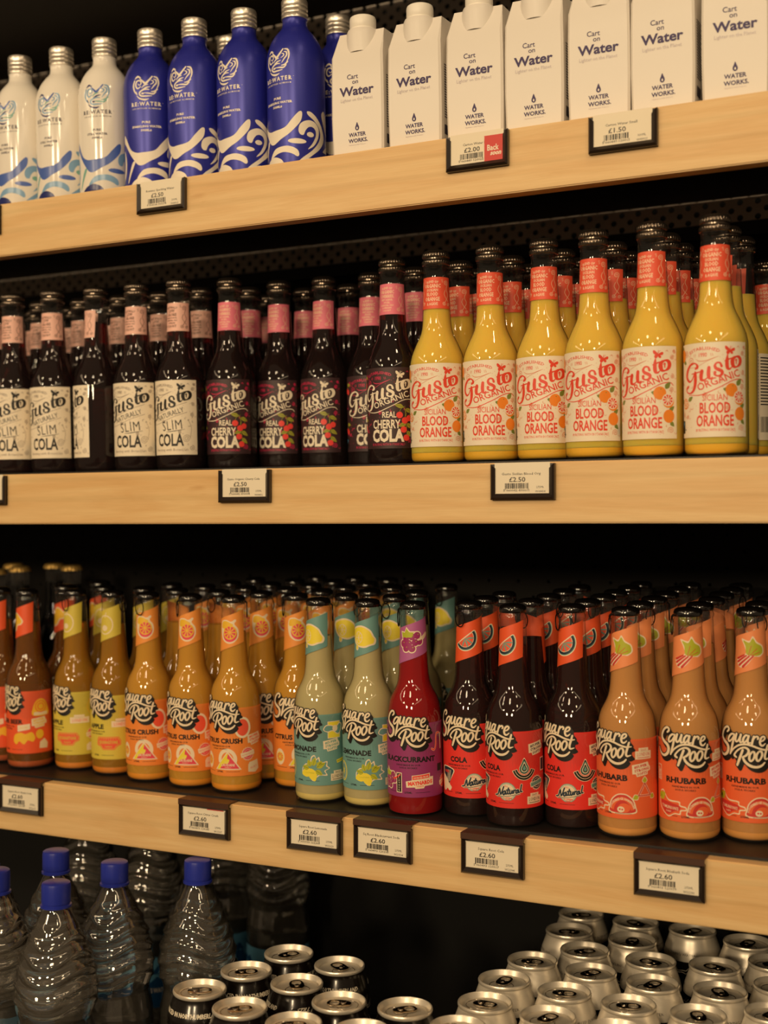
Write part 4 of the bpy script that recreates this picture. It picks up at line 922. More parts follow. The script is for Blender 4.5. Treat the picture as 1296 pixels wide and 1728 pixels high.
def soda_neck(kind):
    A = Art(); bg, cream, a, b, c = range(5); sl = .35
    A.poly([(-23, -23*sl), (23, 23*sl), (23, 23*sl+38), (-23, -23*sl+38)], bg, 0)
    ox, oy = 3.5, 19.6; n0 = len(A.parts)
    if kind == 'citrus':
        A.poly([(ox+x, oy+y) for x, y in ((-8.5, 4), (-7, 9.5), (-2, 10.5), (2, 9), (5.5, 11), (6.6, 9.6), (5, 7), (8.4, 2.5), (8.6, -4), (4.5, -9), (-1, -9.6), (-6, -6.5), (-8, -2))], cream, 1, True)
        A.poly([(ox+x, oy+y) for x, y in ((-7.4, 4), (-6.4, 8.6), (-2, 9.4), (2, 7.6), (4, 6), (0, 3), (-5, 3))], b, 2, True); A.ell(ox+1, oy-2, 6.5, 6.5, a, 3); citrus(A, ox+1, oy-.2, 6.1, a, b, 4)
    elif kind == 'lemon':
        lemon(A, ox-1, oy+1, 8.2, -.35, cream, a, b, 1); A.ell(ox-5.5, oy-8, 1.6, 2.4, cream, 1); A.ell(ox-5.5, oy-7.6, 1.0, 1.8, a, 4)
    elif kind == 'black': grapes(A, ox-1, oy, 1.0, cream, b, a, cream, 1)
    elif kind == 'cola':
        tilt = math.radians(36); qx, qy = ox-1.2, oy+2.6
        def W(r, h): return [(qx+r*math.cos(t)*.95, qy+r*math.sin(t)) for t in [tilt-math.pi*k/20 for k in range(21)]]+[(qx-r*.95*math.cos(tilt)*.9-h*math.sin(tilt), qy-r*math.sin(tilt)*.9+h*math.cos(tilt)), (qx+r*.95*math.cos(tilt)*.9-h*math.sin(tilt), qy+r*math.sin(tilt)*.9+h*math.cos(tilt))]
        A.poly(W(10.4, .9), cream, 1); A.poly(W(9.7, .3), b, 2); A.poly(W(9.2, .2), c, 3); A.poly(W(7.4, .2), cream, 4); A.poly(W(7.0, 0), a, 5)
        for k in range(1, 5):
            t = tilt-math.pi*k/5; A.stroke([(qx, qy-.5), (qx+3.6*math.cos(t), qy+3.6*math.sin(t)), (qx+6.8*math.cos(t), qy+6.8*math.sin(t))], [.3, 1.2, .8], b, 6)
    elif kind == 'rhubarb':
        A.poly([(ox+x, oy+y) for x, y in ((-11, -5), (-4, -2), (-5, 4), (-7, 9), (-1.5, 7.5), (1, 11), (4, 7), (8.5, 4), (9.6, -1), (6, -4), (2, -4), (-2, -9), (-6, -12), (-10, -11))], cream, 1, True)
        A.poly([(ox+x, oy+y) for x, y in ((-3.4, -2), (-4, 3.6), (-5.6, 7.6), (-1.4, 6.2), (1, 9.4), (3.4, 6), (7.6, 3.4), (8.4, -.8), (5.4, -3), (1, -3.2))], a, 2, True)
        for p in (((-10.4, -5.6), (-5, -2.8)), ((-10.2, -8), (-3.4, -3.2)), ((-9, -10.4), (-1.4, -3.6)), ((-6, -11.4), (1.4, -3.4))): A.stroke([(ox+x, oy+y) for x, y in p], [1.7, 1.1], b, 3, False)
        for p in (((-2, -3), (0, 4)), ((-1, -3), (4, 2)), ((0, -3), (6, -.6))): A.stroke([(ox+x, oy+y) for x, y in p], .4, b, 4, False)
    elif kind == 'apple':
        A.ell(ox-1, oy, 8, 9, cream, 1); A.ell(ox-1, oy, 7, 8, bg, 2); A.ell(ox-1.5, oy-3, 3, 2.6, cream, 3); A.stroke([(ox-1, oy+7), (ox, oy+11)], .9, cream, 3)
    else:
        A.poly([(ox+x, oy+y) for x, y in ((-12, 2), (-6, 9), (-1, 8), (5, 2), (3, -2), (-1, -3), (-4, -8), (-10, -10), (-13, -5))], cream, 1, True); A.poly([(ox+x, oy+y) for x, y in ((-11, 2), (-6, 7.8), (-1, 7), (3.6, 1.8), (2, -1.2), (-2, -2.2), (-5, -7), (-10, -8.8), (-12, -5))], a, 2, True)
    for i in range(n0, len(A.parts)):
        V, F, m, l = A.parts[i]; A.parts[i] = ([(ox+(x-ox)*1.35, oy+(y-oy)*1.35) for x, y in V], F, m, l)
    return A
TEAL = mat('teal_label', '6E9C97', .5); PURL = mat('purple_label', '96356F', .5); REDL = mat('red_label', 'E8352C', .5); ORL = mat('orange_label', 'F08A38', .5); RHL = mat('coral_orange_label', 'EE6838', .5)
YELL = mat('yellow_label', 'D9C44A', .5); GINL = mat('vermilion_label', 'EE5A2C', .5); NCREAM = mat('warm_cream_print', 'F0DCBC', .5); NAVYP = mat('deep_navy_print', '1D3040', .5)
LEMY = mat('lemon_print', 'F2DC3C', .45); LGREEN = mat('lime_leaf_print', 'B5B82C', .45); BERRY = mat('berry_print', 'A02C6A', .45); PINKRED = mat('pink_red_print', 'E8485A', .45); NECKP = mat('orchid_label', 'B4609A', .5); SALM = mat('salmon_label', 'F4945C', .5)
GOLDY = mat('golden_print', 'F2BE32', .45); RHRED = mat('rhubarb_red_print', 'D23C34', .45); SEA = mat('seafoam_print', '6FA396', .45); NORL = mat('apricot_label', 'F39A44', .5)
SPAL = {'rhubarb': [RHL, INK, NCREAM, RHRED, LGREEN, PEACH, PEACH], 'citrus': [ORL, INK, NCREAM, CORAL, PINKRED, LEMY, PEACH], 'lemon': [TEAL, INK, NCREAM, LEMY, LGREEN, SEA, PEACH],
        'black': [PURL, INK, NCREAM, BERRY, LGREEN, CHERRY, PEACH], 'cola': [REDL, INK, NCREAM, NAVYP, SEA, SEA, PEACH], 'apple': [YELL, INK, NCREAM, CORAL, GOLDY, OLIVE, PEACH], 'ginger': [GINL, INK, NCREAM, GOLDY, GOLDY, GOLDY, PEACH]}
NPAL = {'rhubarb': [SALM, NCREAM, LGREEN, RHRED, OLIVE], 'citrus': [NORL, NCREAM, PINKRED, GOLDY, CORAL], 'lemon': [TEAL, NCREAM, LEMY, NCREAM, OLIVE], 'black': [NECKP, NCREAM, BERRY, LGREEN, CHERRY], 'cola': [GINL, NCREAM, CORAL, SEA, NAVYP], 'apple': [YELL, NCREAM, LGREEN, GOLDY, OLIVE], 'ginger': [GINL, NCREAM, GOLDY, GOLDY, OLIVE]}
LQ = {'rhubarb': liquid('rhubarb_soda', 'FAD0A0', .68, 'F6B066', .10, .05), 'citrus': liquid('citrus_soda', 'FAC060', .68, 'F6B440', .10, .05), 'lemon': liquid('lemon_soda', 'F8F0C4', .66, 'ECDCA0', .10, .05), 'black': liquid('blackcurrant_soda', 'F02428', .5, 'D00C14', .12),
      'cola': liquid('brown_cola_soda', 'C05A22', .14, '641E0C', .2), 'apple': liquid('apple_soda', 'FCC858', .40, 'F0AC2C', .12), 'ginger': liquid('ginger_soda', 'F6AC4C', .26, 'D0801E', .12)}
SSED = {k: mat(k+'_sediment', c, .7) for k, c in (('rhubarb', 'E7A050'), ('citrus', 'F29A1E'), ('lemon', 'E6CF7A'), ('apple', 'E88A1A'), ('ginger', 'B8541C'))}
SBODY, SNECK = on_bottle(SP_, 20), on_bottle(SP_, 165)
for k in SPAL:
    KINDS['s_'+k] = [('glass', GLASS_S, None), ('liquid', finish(lathe(shell_inner(SP_, 184, z0=(10 if k in SSED else 2.0)), 48), 'liquid_'+k, LQ[k], 50), None), ('cap', SCAP, None), ('pull_ring', SRING, 2),
                     ('front_label', soda_label(k).mesh('soda_label_'+k, SPAL[k], SBODY, 3, xr=(-66, 66), yr=(0, 92), step=.03), None),
                     ('neck_label', soda_neck(k).mesh('soda_neck_'+k, NPAL[k], SNECK, 2.2, 6, xr=(-23, 23), step=.04), None)]
    if k in SSED: KINDS['s_'+k].append(('sediment', finish(lathe([(0, 2), (26, 2), (28.3, 4), (29.2, 7), (29.2, 9.9), (0, 9.9)], 40), 'soda_sediment_'+k, SSED[k], 50), 1))
# dark bottles with gold crown caps far back on the left
BRN = liquid('stout', '5A2A10', .1, '1A0A05', .5)
BP2 = [(0, 1.5), (27, 0), (30, 5), (30, 130), (28, 142), (22, 158), (16.5, 172), (14.6, 190), (13, 222), (13, 235)]
KINDS['stout'] = [('glass', finish(lathe(BP2, 40), 'glass_brown', GLASS, 35), None), ('liquid', finish(lathe(shell_inner(BP2, 215), 40), 'liquid_stout', BRN, 50), None),
                  ('crown_cap', finish(lathe([(13, 236), (15.6, 236.4), (15.2, 239), (14, 242), (11, 243.4), (0, 243.8)], 84, lambda r, z, a: r*(1+(.03*math.cos(21*a) if z < 240 else 0))), 'crown_cap', GOLD, 30), None)]
R3 = [ # flavour, x, y at the cap, label angle as seen, row
 ('ginger', -1.160, 1.241, -50, 0), ('ginger', -1.100, 1.226, -52, 0), ('ginger', -1.103, 1.303, -40, 1), ('ginger', -1.100, 1.372, -45, 2),
 ('apple', -1.037, 1.2435, -48, 0), ('apple', -.975, 1.240, -38, 0), ('apple', -1.040, 1.306, -30, 1), ('apple', -.973, 1.302, -40, 1), ('apple', -.973, 1.363, -30, 2),
 ('citrus', -.913, 1.229, -22, 0), ('citrus', -.846, 1.223, -25, 0), ('citrus', -.786, 1.222, -25, 0), ('citrus', -.727, 1.268, 0, 0),
 ('citrus', -.913, 1.291, 150, 1), ('citrus', -.846, 1.285, 150, 1), ('citrus', -.786, 1.285, -20, 1), ('citrus', -.913, 1.353, -30, 2), ('citrus', -.846, 1.347, -30, 2), ('citrus', -.786, 1.347, -25, 2), ('citrus', -.727, 1.331, -30, 1), ('citrus', -.727, 1.393, -10, 2),
 ('citrus', -.913, 1.415, -30, 3), ('citrus', -.846, 1.409, -25, 3), ('citrus', -.786, 1.409, -20, 3), ('citrus', -.913, 1.478, 0, 4), ('citrus', -.846, 1.472, -20, 4), ('citrus', -.786, 1.472, 10, 4), ('citrus', -.846, 1.536, -20, 5), ('citrus', -.786, 1.536, -20, 5), ('citrus', -.727, 1.456, -20, 3), ('citrus', -.727, 1.520, -20, 4),
 ('lemon', -.668, 1.221, -39, 0), ('lemon', -.606, 1.222, -26, 0), ('lemon', -.668, 1.283, -15, 1), ('lemon', -.606, 1.284, -30, 1), ('lemon', -.668, 1.345, 90, 2), ('lemon', -.606, 1.346, -60, 2), ('lemon', -.668, 1.408, -20, 3), ('lemon', -.606, 1.438, -50, 3), ('lemon', -.668, 1.472, 0, 4),
 ('black', -.5465, 1.217, -3, 0),
 ('cola', -.486, 1.227, -21, 0), ('cola', -.433, 1.220, -42, 0), ('cola', -.379, 1.224, -38, 0), ('cola', -.486, 1.290, -25, 1), ('cola', -.432, 1.282, 140, 1), ('cola', -.378, 1.286, -20, 1), ('cola', -.486, 1.352, 160, 2), ('cola', -.432, 1.344, -45, 2), ('cola', -.378, 1.348, -30, 2), ('cola', -.432, 1.408, -20, 3), ('cola', -.378, 1.410, -20, 3), ('cola', -.432, 1.470, 60, 4), ('cola', -.378, 1.474, -20, 4), ('cola', -.378, 1.536, 0, 5),
 ('rhubarb', -.3215, 1.222, -34, 0), ('rhubarb', -.268, 1.228, -3, 0), ('rhubarb', -.211, 1.246, -9, 0),
 ('rhubarb', -.322, 1.284, -40, 1), ('rhubarb', -.266, 1.290, -40, 1), ('rhubarb', -.211, 1.308, -40, 1), ('rhubarb', -.322, 1.346, -45, 2), ('rhubarb', -.265, 1.352, 90, 2), ('rhubarb', -.211, 1.370, 0, 2),
 ('rhubarb', -.322, 1.408, -30, 3), ('rhubarb', -.265, 1.414, 160, 3), ('rhubarb', -.211, 1.432, -20, 3), ('rhubarb', -.322, 1.472, 0, 4), ('rhubarb', -.266, 1.478, 0, 4), ('rhubarb', -.211, 1.496, -20, 4), ('rhubarb', -.322, 1.536, 0, 5), ('rhubarb', -.265, 1.541, 0, 5), ('rhubarb', -.148, 1.30, -20, 1), ('rhubarb', -.148, 1.364, -20, 2)]
P = relax([(r[1], r[2]) for r in R3], .0608, 300)
sn = {'ginger': 'amber ginger soda', 'apple': 'golden apple soda', 'citrus': 'orange citrus soda', 'lemon': 'pale lemonade', 'black': 'red blackcurrant soda', 'cola': 'dark brown cola soda', 'rhubarb': 'peach-coloured rhubarb soda'}
sl_ = {'ginger': 'vermilion label', 'apple': 'yellow label', 'citrus': 'orange label', 'lemon': 'teal label', 'cola': 'red label', 'rhubarb': 'coral label'}
fr3 = {k: sorted(p[0] for r, p in zip(R3, P) if r[0] == k and r[4] == 0) for k in sn}
for r, p in zip(R3, P):
    k = r[0]; F = fr3[k]
    if k == 'black': lb = 'red blackcurrant soda bottle with a purple label, the only one'
    elif r[4] == 0: lb = 'front '+sn[k]+' bottle with '+sl_[k]+', '+nth(F.index(p[0]), len(F))
    else:
        j = min(range(len(F)), key=lambda q: abs(F[q]-p[0]))
        lb = sn[k]+' bottle, '+ORD[r[4]]+' in the file behind the '+nth(j, len(F))+' one'
        if p[0] > -.18: lb = sn[k]+' bottle in the file at the right edge, '+('nearer' if r[4] == 1 else 'farther')+' one'
    da = {'ginger': -14, 'apple': -13, 'citrus': -13, 'lemon': -11, 'black': -12, 'cola': -6, 'rhubarb': -4}[k] if r[4] == 0 else 0
    inst('s_'+k, 'soda_bottle', lb, 'bottle', sn[k]+' bottles on the third shelf', deck_matrix(3, p[0], p[1], .227, FACE(p[0], p[1])+math.radians(r[3]+da)),
         {'cap': random.choice((-.9, -1.2, -.7, 1.6, .9, -1.4, 2.4, -2.6, 3.0))+FACE(p[0], p[1])-(FACE(p[0], p[1])+math.radians(r[3]+da))})
for x, y in relax([(-1.250, 1.452), (-1.188, 1.418), (-1.315, 1.437), (-1.252, 1.380), (-1.240, 1.318), (-1.302, 1.345), (-1.365, 1.395)], .0615):
    _st = sorted([-1.250, -1.188, -1.315, -1.252, -1.240, -1.302, -1.365]); stn = globals().get('stn', -1)+1
    inst('stout', 'dark_bottle', 'dark bottle with blurred gold crown cap behind the left sodas, '+['deep in the middle', 'nearest the apple sodas', 'deep on the left', 'second from the front', 'front one', 'left of the front one', 'farthest left'][stn], 'bottle', 'dark gold-capped bottles at the back left', deck_matrix(3, x, y, .243, random.uniform(0, 6)))

# ---------------------------------------------------------------- price tag holders
BACKRED = mat('red_sticker', 'D23B34', .5)
def tag_frame(top):
    W, H = 33.5, 36.0; bm = bmesh.new()
    box(bm, -W/1000, W/1000, -.0025, 0, -H/1000, 0)     # backing plate
    def bar(p, q, wi, d, mi=0):   # mitred, bevelled bar along the edge p->q, wi = inward vector
        p, q, wi = Vector(p), Vector(q), Vector(wi); t = (q-p).normalized(); L = wi.length
        o0, o1 = p, q; i0, i1 = p+wi+t*L*.9, q+wi-t*L*.9; m0, m1 = p+wi*.35+t*L*.35, q+wi*.35-t*L*.35
        def V(a, y): return bm.verts.new((a.x/1000, -y/1000, a.y/1000))
        v = [V(o0, 0), V(o1, 0), V(o0, 5.0), V(o1, 5.0), V(m0, d), V(m1, d), V(i0, 4.2), V(i1, 4.2), V(i0, 2.5), V(i1, 2.5)]
        for a, b in ((0, 2), (2, 4), (4, 6), (6, 8)): bm.faces.new((v[a], v[a+1], v[b+1], v[b])).material_index = mi
        for s in (0, 1): bm.faces.new([v[k+s] for k in ((0, 2, 4, 6, 8) if s == 0 else (8, 6, 4, 2, 0))]).material_index = mi
    bar((-W, -H), (W, -H), (0, 6.2), 7.5); bar((-W, 0), (-W, -H), (4.8, 0), 7.0); bar((W, -H), (W, 0), (-5.6, 0), 7.0)
    if top:
        bar((W, 0), (-W, 0), (0, -3.2), 6.0)
    bmesh.ops.recalc_face_normals(bm, faces=bm.faces)
    return finish(bm, 'tag_frame', HOLDER)
def tag_clip():
    bm = bmesh.new(); box(bm, -.0335, .0335, -.0060, .0150, .0040, .0052); box(bm, -.0335, .0335, -.0060, -.0048, -.0010, .0041)
    return finish(bm, 'tag_clip', HOLDERTOP)
FR0, FR1, CLIP = tag_frame(False), tag_frame(True), tag_clip()
def tag(xc, ztop, name, price, digits, size, code, label, top=False, sticker=False, seed=0):
    r = empty('price_tag', label, 'price tag', (xc, D-.0003, Z0+ztop), 'price tags along the shelf edges')
    single('holder', FR1 if top else FR0, parent=r)
    if top: single('clip', CLIP, 'brown plastic top clip', parent=r)
    A = Art(); x0, x1, y0, y1 = -29.5, 28.6, -30.8, (-2.6 if top else 1.2)
    A.rect(x0, y0, x1, y1, 0, 0)
    if name:
        A.text(name, -1.5, -11.2, 2.5, 1, 2, width=min(44, 1.62*len(name)+2), bold=.005, res=1)
        A.text(price, -5.5, -18.0, 4.8, 1, 2, width=17, bold=.012, res=2)
        rnd = random.Random(seed); x = -18.5
        while x < 6:
            w = rnd.choice((.45, .45, .9, 1.3)); A.rect(x, -26.2, min(x+w, 6.5), -19.4, 1, 2); x += w+rnd.choice((.4, .4, .8))
        A.rect(-17.6, -26.4, 5.6, -24.9, 0, 3); A.text(digits, -6.5, -27.6, 2.3, 1, 4, width=27, res=1)
        A.text(size, 18.5, -24.6, 2.2, 1, 2, width=8, res=1); A.text(code, 18.5, -28.8, 2.2, 1, 2, width=10.5, res=1)
    if sticker:
        A.rect(8, -30.6, 28.4, -4.0, 2, 6); A.text('Back', 17.4, -19.2, 6.0, 3, 7, width=12.5, bold=.02, shear=0); A.text('soon', 20, -24.0, 4.6, 3, 7, width=11.5, bold=.035, shear=.25)
    if top == 2: A.rect(4, -4.4, 26, -2.8, 2, 5)
    me = A.mesh('price_card', [CARD, INK, BACKRED, LAB_CREAM], lambda x, y, off: Vector((x/1000, -(3.0+off)/1000, y/1000)), None)
    single('card', me, 'printed paper price card', parent=r)
tag(-1.124, .3985, '', '', '', '', '', 'price tag cut off by the photo edge, left end of top shelf')
tag(-.8475, .3985, 'Rewater Sparkling Water', '£2.50', '0 754168 760274', '500ML', 'W44563', 'price tag for 2.50 below the blue aluminium bottles', seed=1)
tag(-.458, .3990, 'Carton Water Lar', '£2.00', '5 060449 120022', '', '', 'price tag for 2.00 with a red back soon sticker', sticker=True, seed=2)
tag(-.308, .3980, 'Carton Water Small', '£1.50', '5 060449 120015', '330ML', 'W43921', 'price tag for 1.50 below the small water cartons', seed=3)
tag(-1.114, .0632, '', '', '', '', '', 'price tag cut off by the photo edge, left end of middle shelf')
tag(-.735, .0632, 'Gusto Organic Cherry Cola', '£2.50', '5 060042 490004', '275ML', 'W08432', 'price tag for 2.50 below the cherry cola bottles', seed=5)
tag(-.4095, .0630, 'Gusto Sicilian Blood Org', '£2.50', '5 060042 490011', '275ML', 'W08434', 'price tag for 2.50 below the blood orange bottles', seed=6)
tag(-1.057, -.3153, 'Square Root Apple Soda', '£2.60', '5 060493 120147', '275ML', 'W22617', 'price tag for 2.60 at the left end, below ginger and apple sodas', True, seed=7)
tag(-.7885, -.3150, 'Square Root Citrus Crush', '£2.60', '5 060493 120185', '275ML', 'W12207', 'price tag for 2.60 with a red strip, below the citrus sodas', 2, seed=8)
tag(-.6465, -.3150, 'Square Root Lemonade', '£2.60', '2 999999 103309', '275ML', 'W22620', 'price tag for 2.60 below the lemonade bottles', True, seed=9)
tag(-.5645, -.3150, 'Sq Root Blackcurrant Soda', '£2.60', '5 060493 120390', '275ML', 'W21534', 'price tag for 2.60 below the blackcurrant bottle', True, seed=10)
tag(-.4415, -.3160, 'Square Root Cola', '£2.60', '5 060493 120017', '275ML', 'W22344', 'price tag for 2.60 below the red-labelled cola sodas', True, seed=11)
tag(-.2635, -.3155, 'Square Root Rhubarb Soda', '£2.60', '5 060493 120079', '275ML', 'W22246', 'price tag for 2.60 at the right, below the rhubarb sodas', True, seed=12)

# ---------------------------------------------------------------- large water bottles on the base shelf
PET = thin_glass('clear_plastic', (.99, .99, .99), .03, (.40, .38, .34), .15, .006); BCAP = mat('blue_plastic_cap', '26339C', .3)
WATER = liquid('spring_water', 'FEFEFC', .07, 'F6E8D0', .3)  # slight diffuse share added to brighten the clear water
WLB1 = mat('sky_blue_label', '6FB4D8', .35); WLB2 = mat('deep_blue_label', '1E5488', .35)
WP = [(0, 3), (34, 0), (41, 4), (43.5, 12), (43.5, 60), (42.6, 66), (42.6, 134), (43.5, 140), (42.6, 160), (39.5, 178), (38.2, 184), (39.5, 190), (42.6, 198), (43.5, 206), (43.3, 218), (41, 232), (36.5, 248), (31, 262), (25.5, 274), (20.5, 284), (16.5, 292), (14.2, 297), (13.6, 300)]
def wave_r(r, z, a):
    if 188 < z < 285:
        s = min(1, (z-188)/10, (285-z)/12); q = math.sin(2*math.pi*(z+5.5*math.sin(3*a))/16.5)
        r += s*1.7*(q*q if q > 0 else -.25*q*q)
    elif 16 < z < 56: r += .7*math.sin(2*math.pi*z/11)
    elif 142 < z < 182:
        r += .9*max(0, math.cos(5*a))*math.sin(math.pi*(z-142)/40)
    return r
prof = [WP[0], WP[1]]+[(interp(WP[1:], z), z) for z in [4, 8, 12]+[14+2*k for k in range(143)]]+[(13.4, 302), (0, 302)]
WBODY = finish(lathe(prof, 96, wave_r), 'water_bottle_body', PET, 80)
WFILL = finish(lathe([(max(0, r-1.2), min(max(z, 5.5), 292)) for r, z in prof if z < 293]+[(0, 292)], 96, wave_r), 'water_fill', WATER, 80)
def capfn(r, z, a): return r*(1+(.012*math.cos(60*a) if 305 < z < 320 else 0))
WCAP = finish(lathe([(14, 299), (16.2, 299.2), (16.2, 301.4), (14.4, 302), (14.4, 303), (15.1, 303.6), (15.2, 305), (15.2, 321), (14.6, 324), (13, 325), (0, 325)], 120, capfn), 'water_cap', BCAP, 35)
A = Art(); A.rect(-134, 0, 134, 66, 0, 0); rnd = random.Random(4)
A.poly([(-134, 0), (134, 0)]+[(134-k*4, 38+rnd.uniform(-3, 6)+6*math.sin(k*.7)) for k in range(68)], 1, 1)
for k in range(5): A.text('SPRING WATER', -107+k*54, 20, 6, 2, 2, width=40, bold=.03, res=1); A.poly([(-110+k*54, 44), (-100+k*54, 56), (-94+k*54, 50), (-88+k*54, 54), (-80+k*54, 44)], 1, 2)
WLAB = A.mesh('water_label', [WLB1, WLB2, CREAM], on_bottle([(43.0, 0), (43.0, 300)], 68), 4, xr=(-134, 134))
KINDS['water'] = [('body', WBODY, None), ('water', WFILL, None), ('screw_cap', WCAP, None), ('label_sleeve', WLAB, None)]
wpos = [(-.879, 1.024), (-.876, 1.114), (-.794, 1.162), (-.963, 1.122), (-.969, 1.032), (-1.053, 1.105), (-.865, 1.459), (-.967, 1.476), (-1.004, 1.359), (-1.107, 1.354), (-1.062, 1.465)]
wlab = ['nearest large clear water bottle with a blue cap', 'clear water bottle with blue cap, middle of the front group', 'clear water bottle with blue cap beside the black cans', 'clear water bottle whose blue cap shows behind the nearest one', 'clear water bottle at the left edge, nearer of two',
        'clear water bottle at the left edge, farther of two', 'clear water bottle at the back with a pale blue label, rightmost', 'back clear water bottle left of the rightmost back one', 'back clear water bottle behind the second front one', 'back clear water bottle under the leftmost price tag', 'back clear water bottle deepest on the left']
for (x, y), lb in zip(relax(wpos, .0915, 200), wlab):
    inst('water', 'water_bottle', lb, 'bottle', 'large clear water bottles on the base shelf', Matrix.Translation((x, y, Z0-.700)) @ Matrix.Rotation(random.uniform(0, 6), 4, 'Z'))

# ---------------------------------------------------------------- drink cans, two layers
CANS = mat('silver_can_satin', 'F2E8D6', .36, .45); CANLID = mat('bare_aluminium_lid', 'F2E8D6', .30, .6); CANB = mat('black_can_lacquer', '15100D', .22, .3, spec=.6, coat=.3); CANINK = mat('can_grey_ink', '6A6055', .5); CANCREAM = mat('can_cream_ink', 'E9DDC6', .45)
CAN = [(0, 6), (20, 5), (24, 1.5), (26, 0), (28, 3), (32, 9), (33, 13), (33, 86), (32.6, 90), (31.4, 95), (29.6, 100), (27.4, 106), (26.4, 109.5), (26.4, 111)]
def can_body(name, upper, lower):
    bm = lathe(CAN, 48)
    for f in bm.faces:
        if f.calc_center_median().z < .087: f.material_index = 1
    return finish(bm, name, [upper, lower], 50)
LID = finish(lathe([(26.3, 110.6), (27.1, 111.6), (27.3, 113.4), (26.7, 114.8), (25.9, 115), (25.2, 114.2), (24.3, 109), (23.4, 108), (22.4, 108.6), (21.8, 110.2), (14, 110.4), (0, 110.3)], 48), 'can_lid', CANLID, 40)
def can_tab():
    bm = bmesh.new(); n = 28; o, i = [], []
    def sup(k, a, b, ox): t = 2*math.pi*k/n; return (ox+a*math.copysign(abs(math.cos(t))**.75, math.cos(t)), b*math.copysign(abs(math.sin(t))**.75, math.sin(t)))
    rings = []
    for (a, b, ox, z) in ((12.2, 7.6, 0, 111.4), (12.2, 7.6, 0, 112.6), (11.2, 6.6, 0, 113.0), (5.0, 5.0, 4.4, 112.6), (5.0, 5.0, 4.4, 111.4)):
        rings.append([bm.verts.new((sup(k, a, b, ox)[0]/1000, sup(k, a, b, ox)[1]/1000, z/1000)) for k in range(n)])
    for A_, B_ in zip(rings, rings[1:]+rings[:1]):
        for k in range(n): bm.faces.new((A_[k], A_[(k+1) % n], B_[(k+1) % n], B_[k]))
    sub = lathe([(0, 110.2), (3.0, 110.4), (3.0, 113.2), (2.2, 114.0), (0, 114.1)], 16)
    for v in sub.verts: v.co.x -= .0045
    me = bpy.data.meshes.new('tmp'); sub.to_mesh(me); sub.free(); bm.from_mesh(me); bpy.data.meshes.remove(me)
    torus(bm, .0125, .0004, Matrix.Translation((-.0085, 0, .1104)) @ Matrix.Diagonal((.85, 1, 1, 1)), 28, 6)
    bmesh.ops.recalc_face_normals(bm, faces=bm.faces)
    return finish(bm, 'can_tab', CANLID, 40)
TAB = can_tab(); TAB.materials[0] = mat('bright_aluminium_tab', 'C9BDAC', .16, 1.0)
def can_print(m, silver):
    A = Art()
    if silver:
        A.text('SPARKLING SPRING WATER', -52, 92.4, 2.7, m, 0, width=58, res=1); A.text('SOURCED IN NORTHUMBERLAND', 42, 92.4, 2.7, m, 0, width=64, res=1)
    else:
        A.text('SOURCED IN NORTHUMBERLAND', 0, 95.2, 4.2, m, 0, width=74, bold=.035, res=1); A.text('STILL SPRING WATER', 88, 95.6, 3.7, m, 0, width=58, bold=.02, res=1)
    rnd = random.Random(2)
    for dz in (0, -3.5):
        A.stroke([(-100+k*5, 76+dz+(5 if k % 4 == 2 else 0)+rnd.uniform(-1.2, 2.2)) for k in range(41)], .55, 1, 0, False, False)
    return A.mesh('can_print', [CANCREAM if not silver else CANINK, CANCREAM], on_bottle(CAN, 0), 2.5, 3)
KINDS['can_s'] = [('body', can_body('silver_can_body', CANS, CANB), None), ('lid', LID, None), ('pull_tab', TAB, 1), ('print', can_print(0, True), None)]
KINDS['can_b'] = [('body', can_body('black_can_body', CANB, CANB), None), ('lid', LID, None), ('pull_tab', TAB, 1), ('print', can_print(0, False), None)]
S = [(-0.436, 1.457), (-0.43, 1.39), (-0.368, 1.454), (-0.355, 1.389), (-0.301, 1.455), (-0.236, 1.439), (-0.2, 1.383), (-0.395, 1.333), (-0.436, 1.277), (-0.321, 1.332), (-0.255, 1.346), (-0.444, 1.21), (-0.37, 1.271), (-0.303, 1.267), (-0.237, 1.275), (-0.184, 1.315), (-0.44, 1.144), (-0.378, 1.205), (-0.311, 1.201), (-0.244, 1.204), (-0.18, 1.24), (-0.374, 1.138), (-0.442, 1.077), (-0.3065, 1.134), (-0.3755, 1.071)]
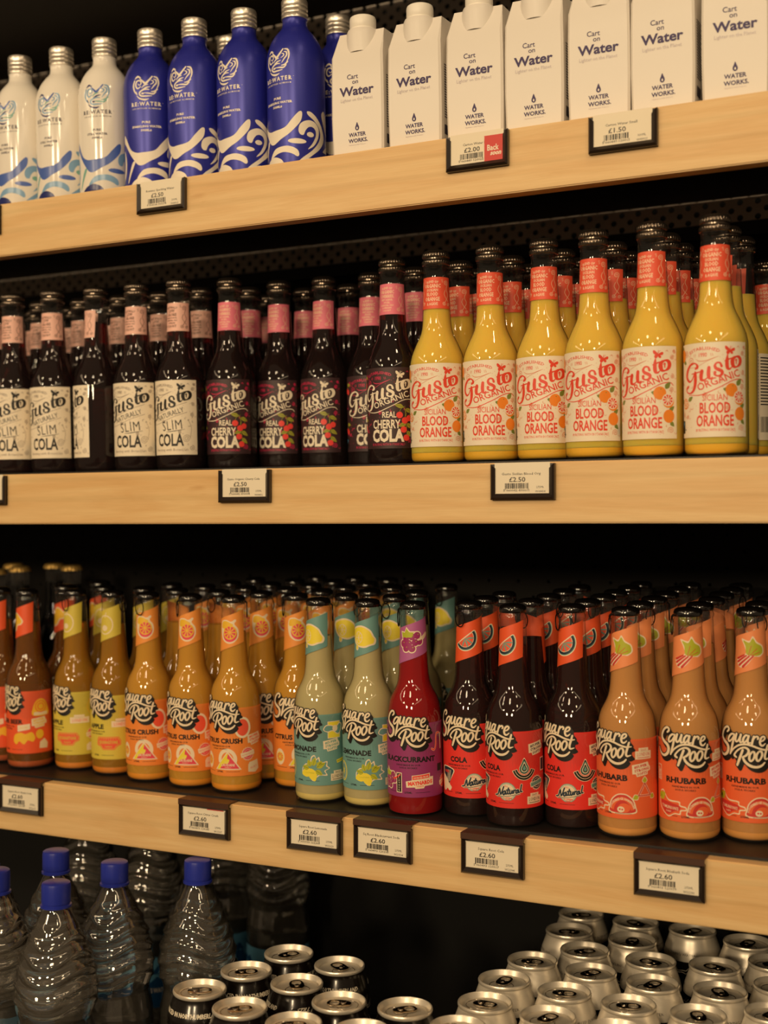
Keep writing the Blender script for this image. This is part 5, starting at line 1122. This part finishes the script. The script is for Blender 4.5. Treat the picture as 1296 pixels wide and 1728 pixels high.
B = [(-0.687, 1.181), (-0.7, 1.116), (-0.619, 1.173), (-0.634, 1.107), (-0.715, 1.051), (-0.652, 1.027), (-0.572, 1.083), (-0.586, 1.017), (-0.506, 1.096), (-0.52, 1.029)]
SB = [tuple(p) for p in relax(S+B, .0672, 200)]; S, B = SB[:25], SB[25:]
st = [20, 200, 150, 100, 60, 80, 30, 40, 10, 170, 160, 90, 60, 75, 120, 20, 0, 10, 15, 110, 60, 70, -10, 20, 90]
bt = [30, 5, 120, 95, -5, 15, 170, 0, 20, 5]
rows = sorted(range(25), key=lambda i: -S[i][1])
for i, (x, y) in enumerate(S):
    row = sorted([q for q in range(25) if abs(S[q][1]-y) < .036], key=lambda q: S[q][0])
    place = sorted(range(25), key=lambda q: S[q][1]).index(i)
    lb = 'silver can, '+(ORD+['seventeenth', 'eighteenth', 'nineteenth', 'twentieth', 'twenty-first', 'twenty-second', 'twenty-third', 'twenty-fourth', 'twenty-fifth'])[place]+' nearest the viewer in the silver pack'
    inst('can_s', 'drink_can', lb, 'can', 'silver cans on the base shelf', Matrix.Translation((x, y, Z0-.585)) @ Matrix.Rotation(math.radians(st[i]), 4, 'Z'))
bl = ['black can at the back of its group, left of two', 'black can beside the water bottle, second row', 'black can at the right back of its group', 'black can in the middle of its group, tab pointing at viewer', 'black can nearest the water bottles, front left', 'black can at the front, in full view left', 'black can right of the middle one', 'black can at the bottom edge, cut off by the frame', 'lone black can on the right of its group, nearest the silver cans', 'black can at the bottom edge between the front two and the lone one']
for (x, y), u, t, lb in zip(B, bt, (5, 5, -30, -110, -28, 0, -22, 5, 60, 0), bl):
    inst('can_b', 'drink_can', lb, 'can', 'black cans on the base shelf', Matrix.Translation((x, y, Z0-.585)) @ Matrix.Rotation(FACE(x, y)+math.radians(t), 4, 'Z'), {'lid': math.radians(u-t)})
for P_, k, nm_ in ((S, 'can_s', 'silver'), (B, 'can_b', 'black')):
    for x, y in P_:
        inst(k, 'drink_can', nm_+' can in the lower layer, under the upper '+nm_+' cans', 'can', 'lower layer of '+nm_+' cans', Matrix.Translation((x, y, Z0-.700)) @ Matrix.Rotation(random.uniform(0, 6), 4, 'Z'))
bpy.context.view_layer.update()
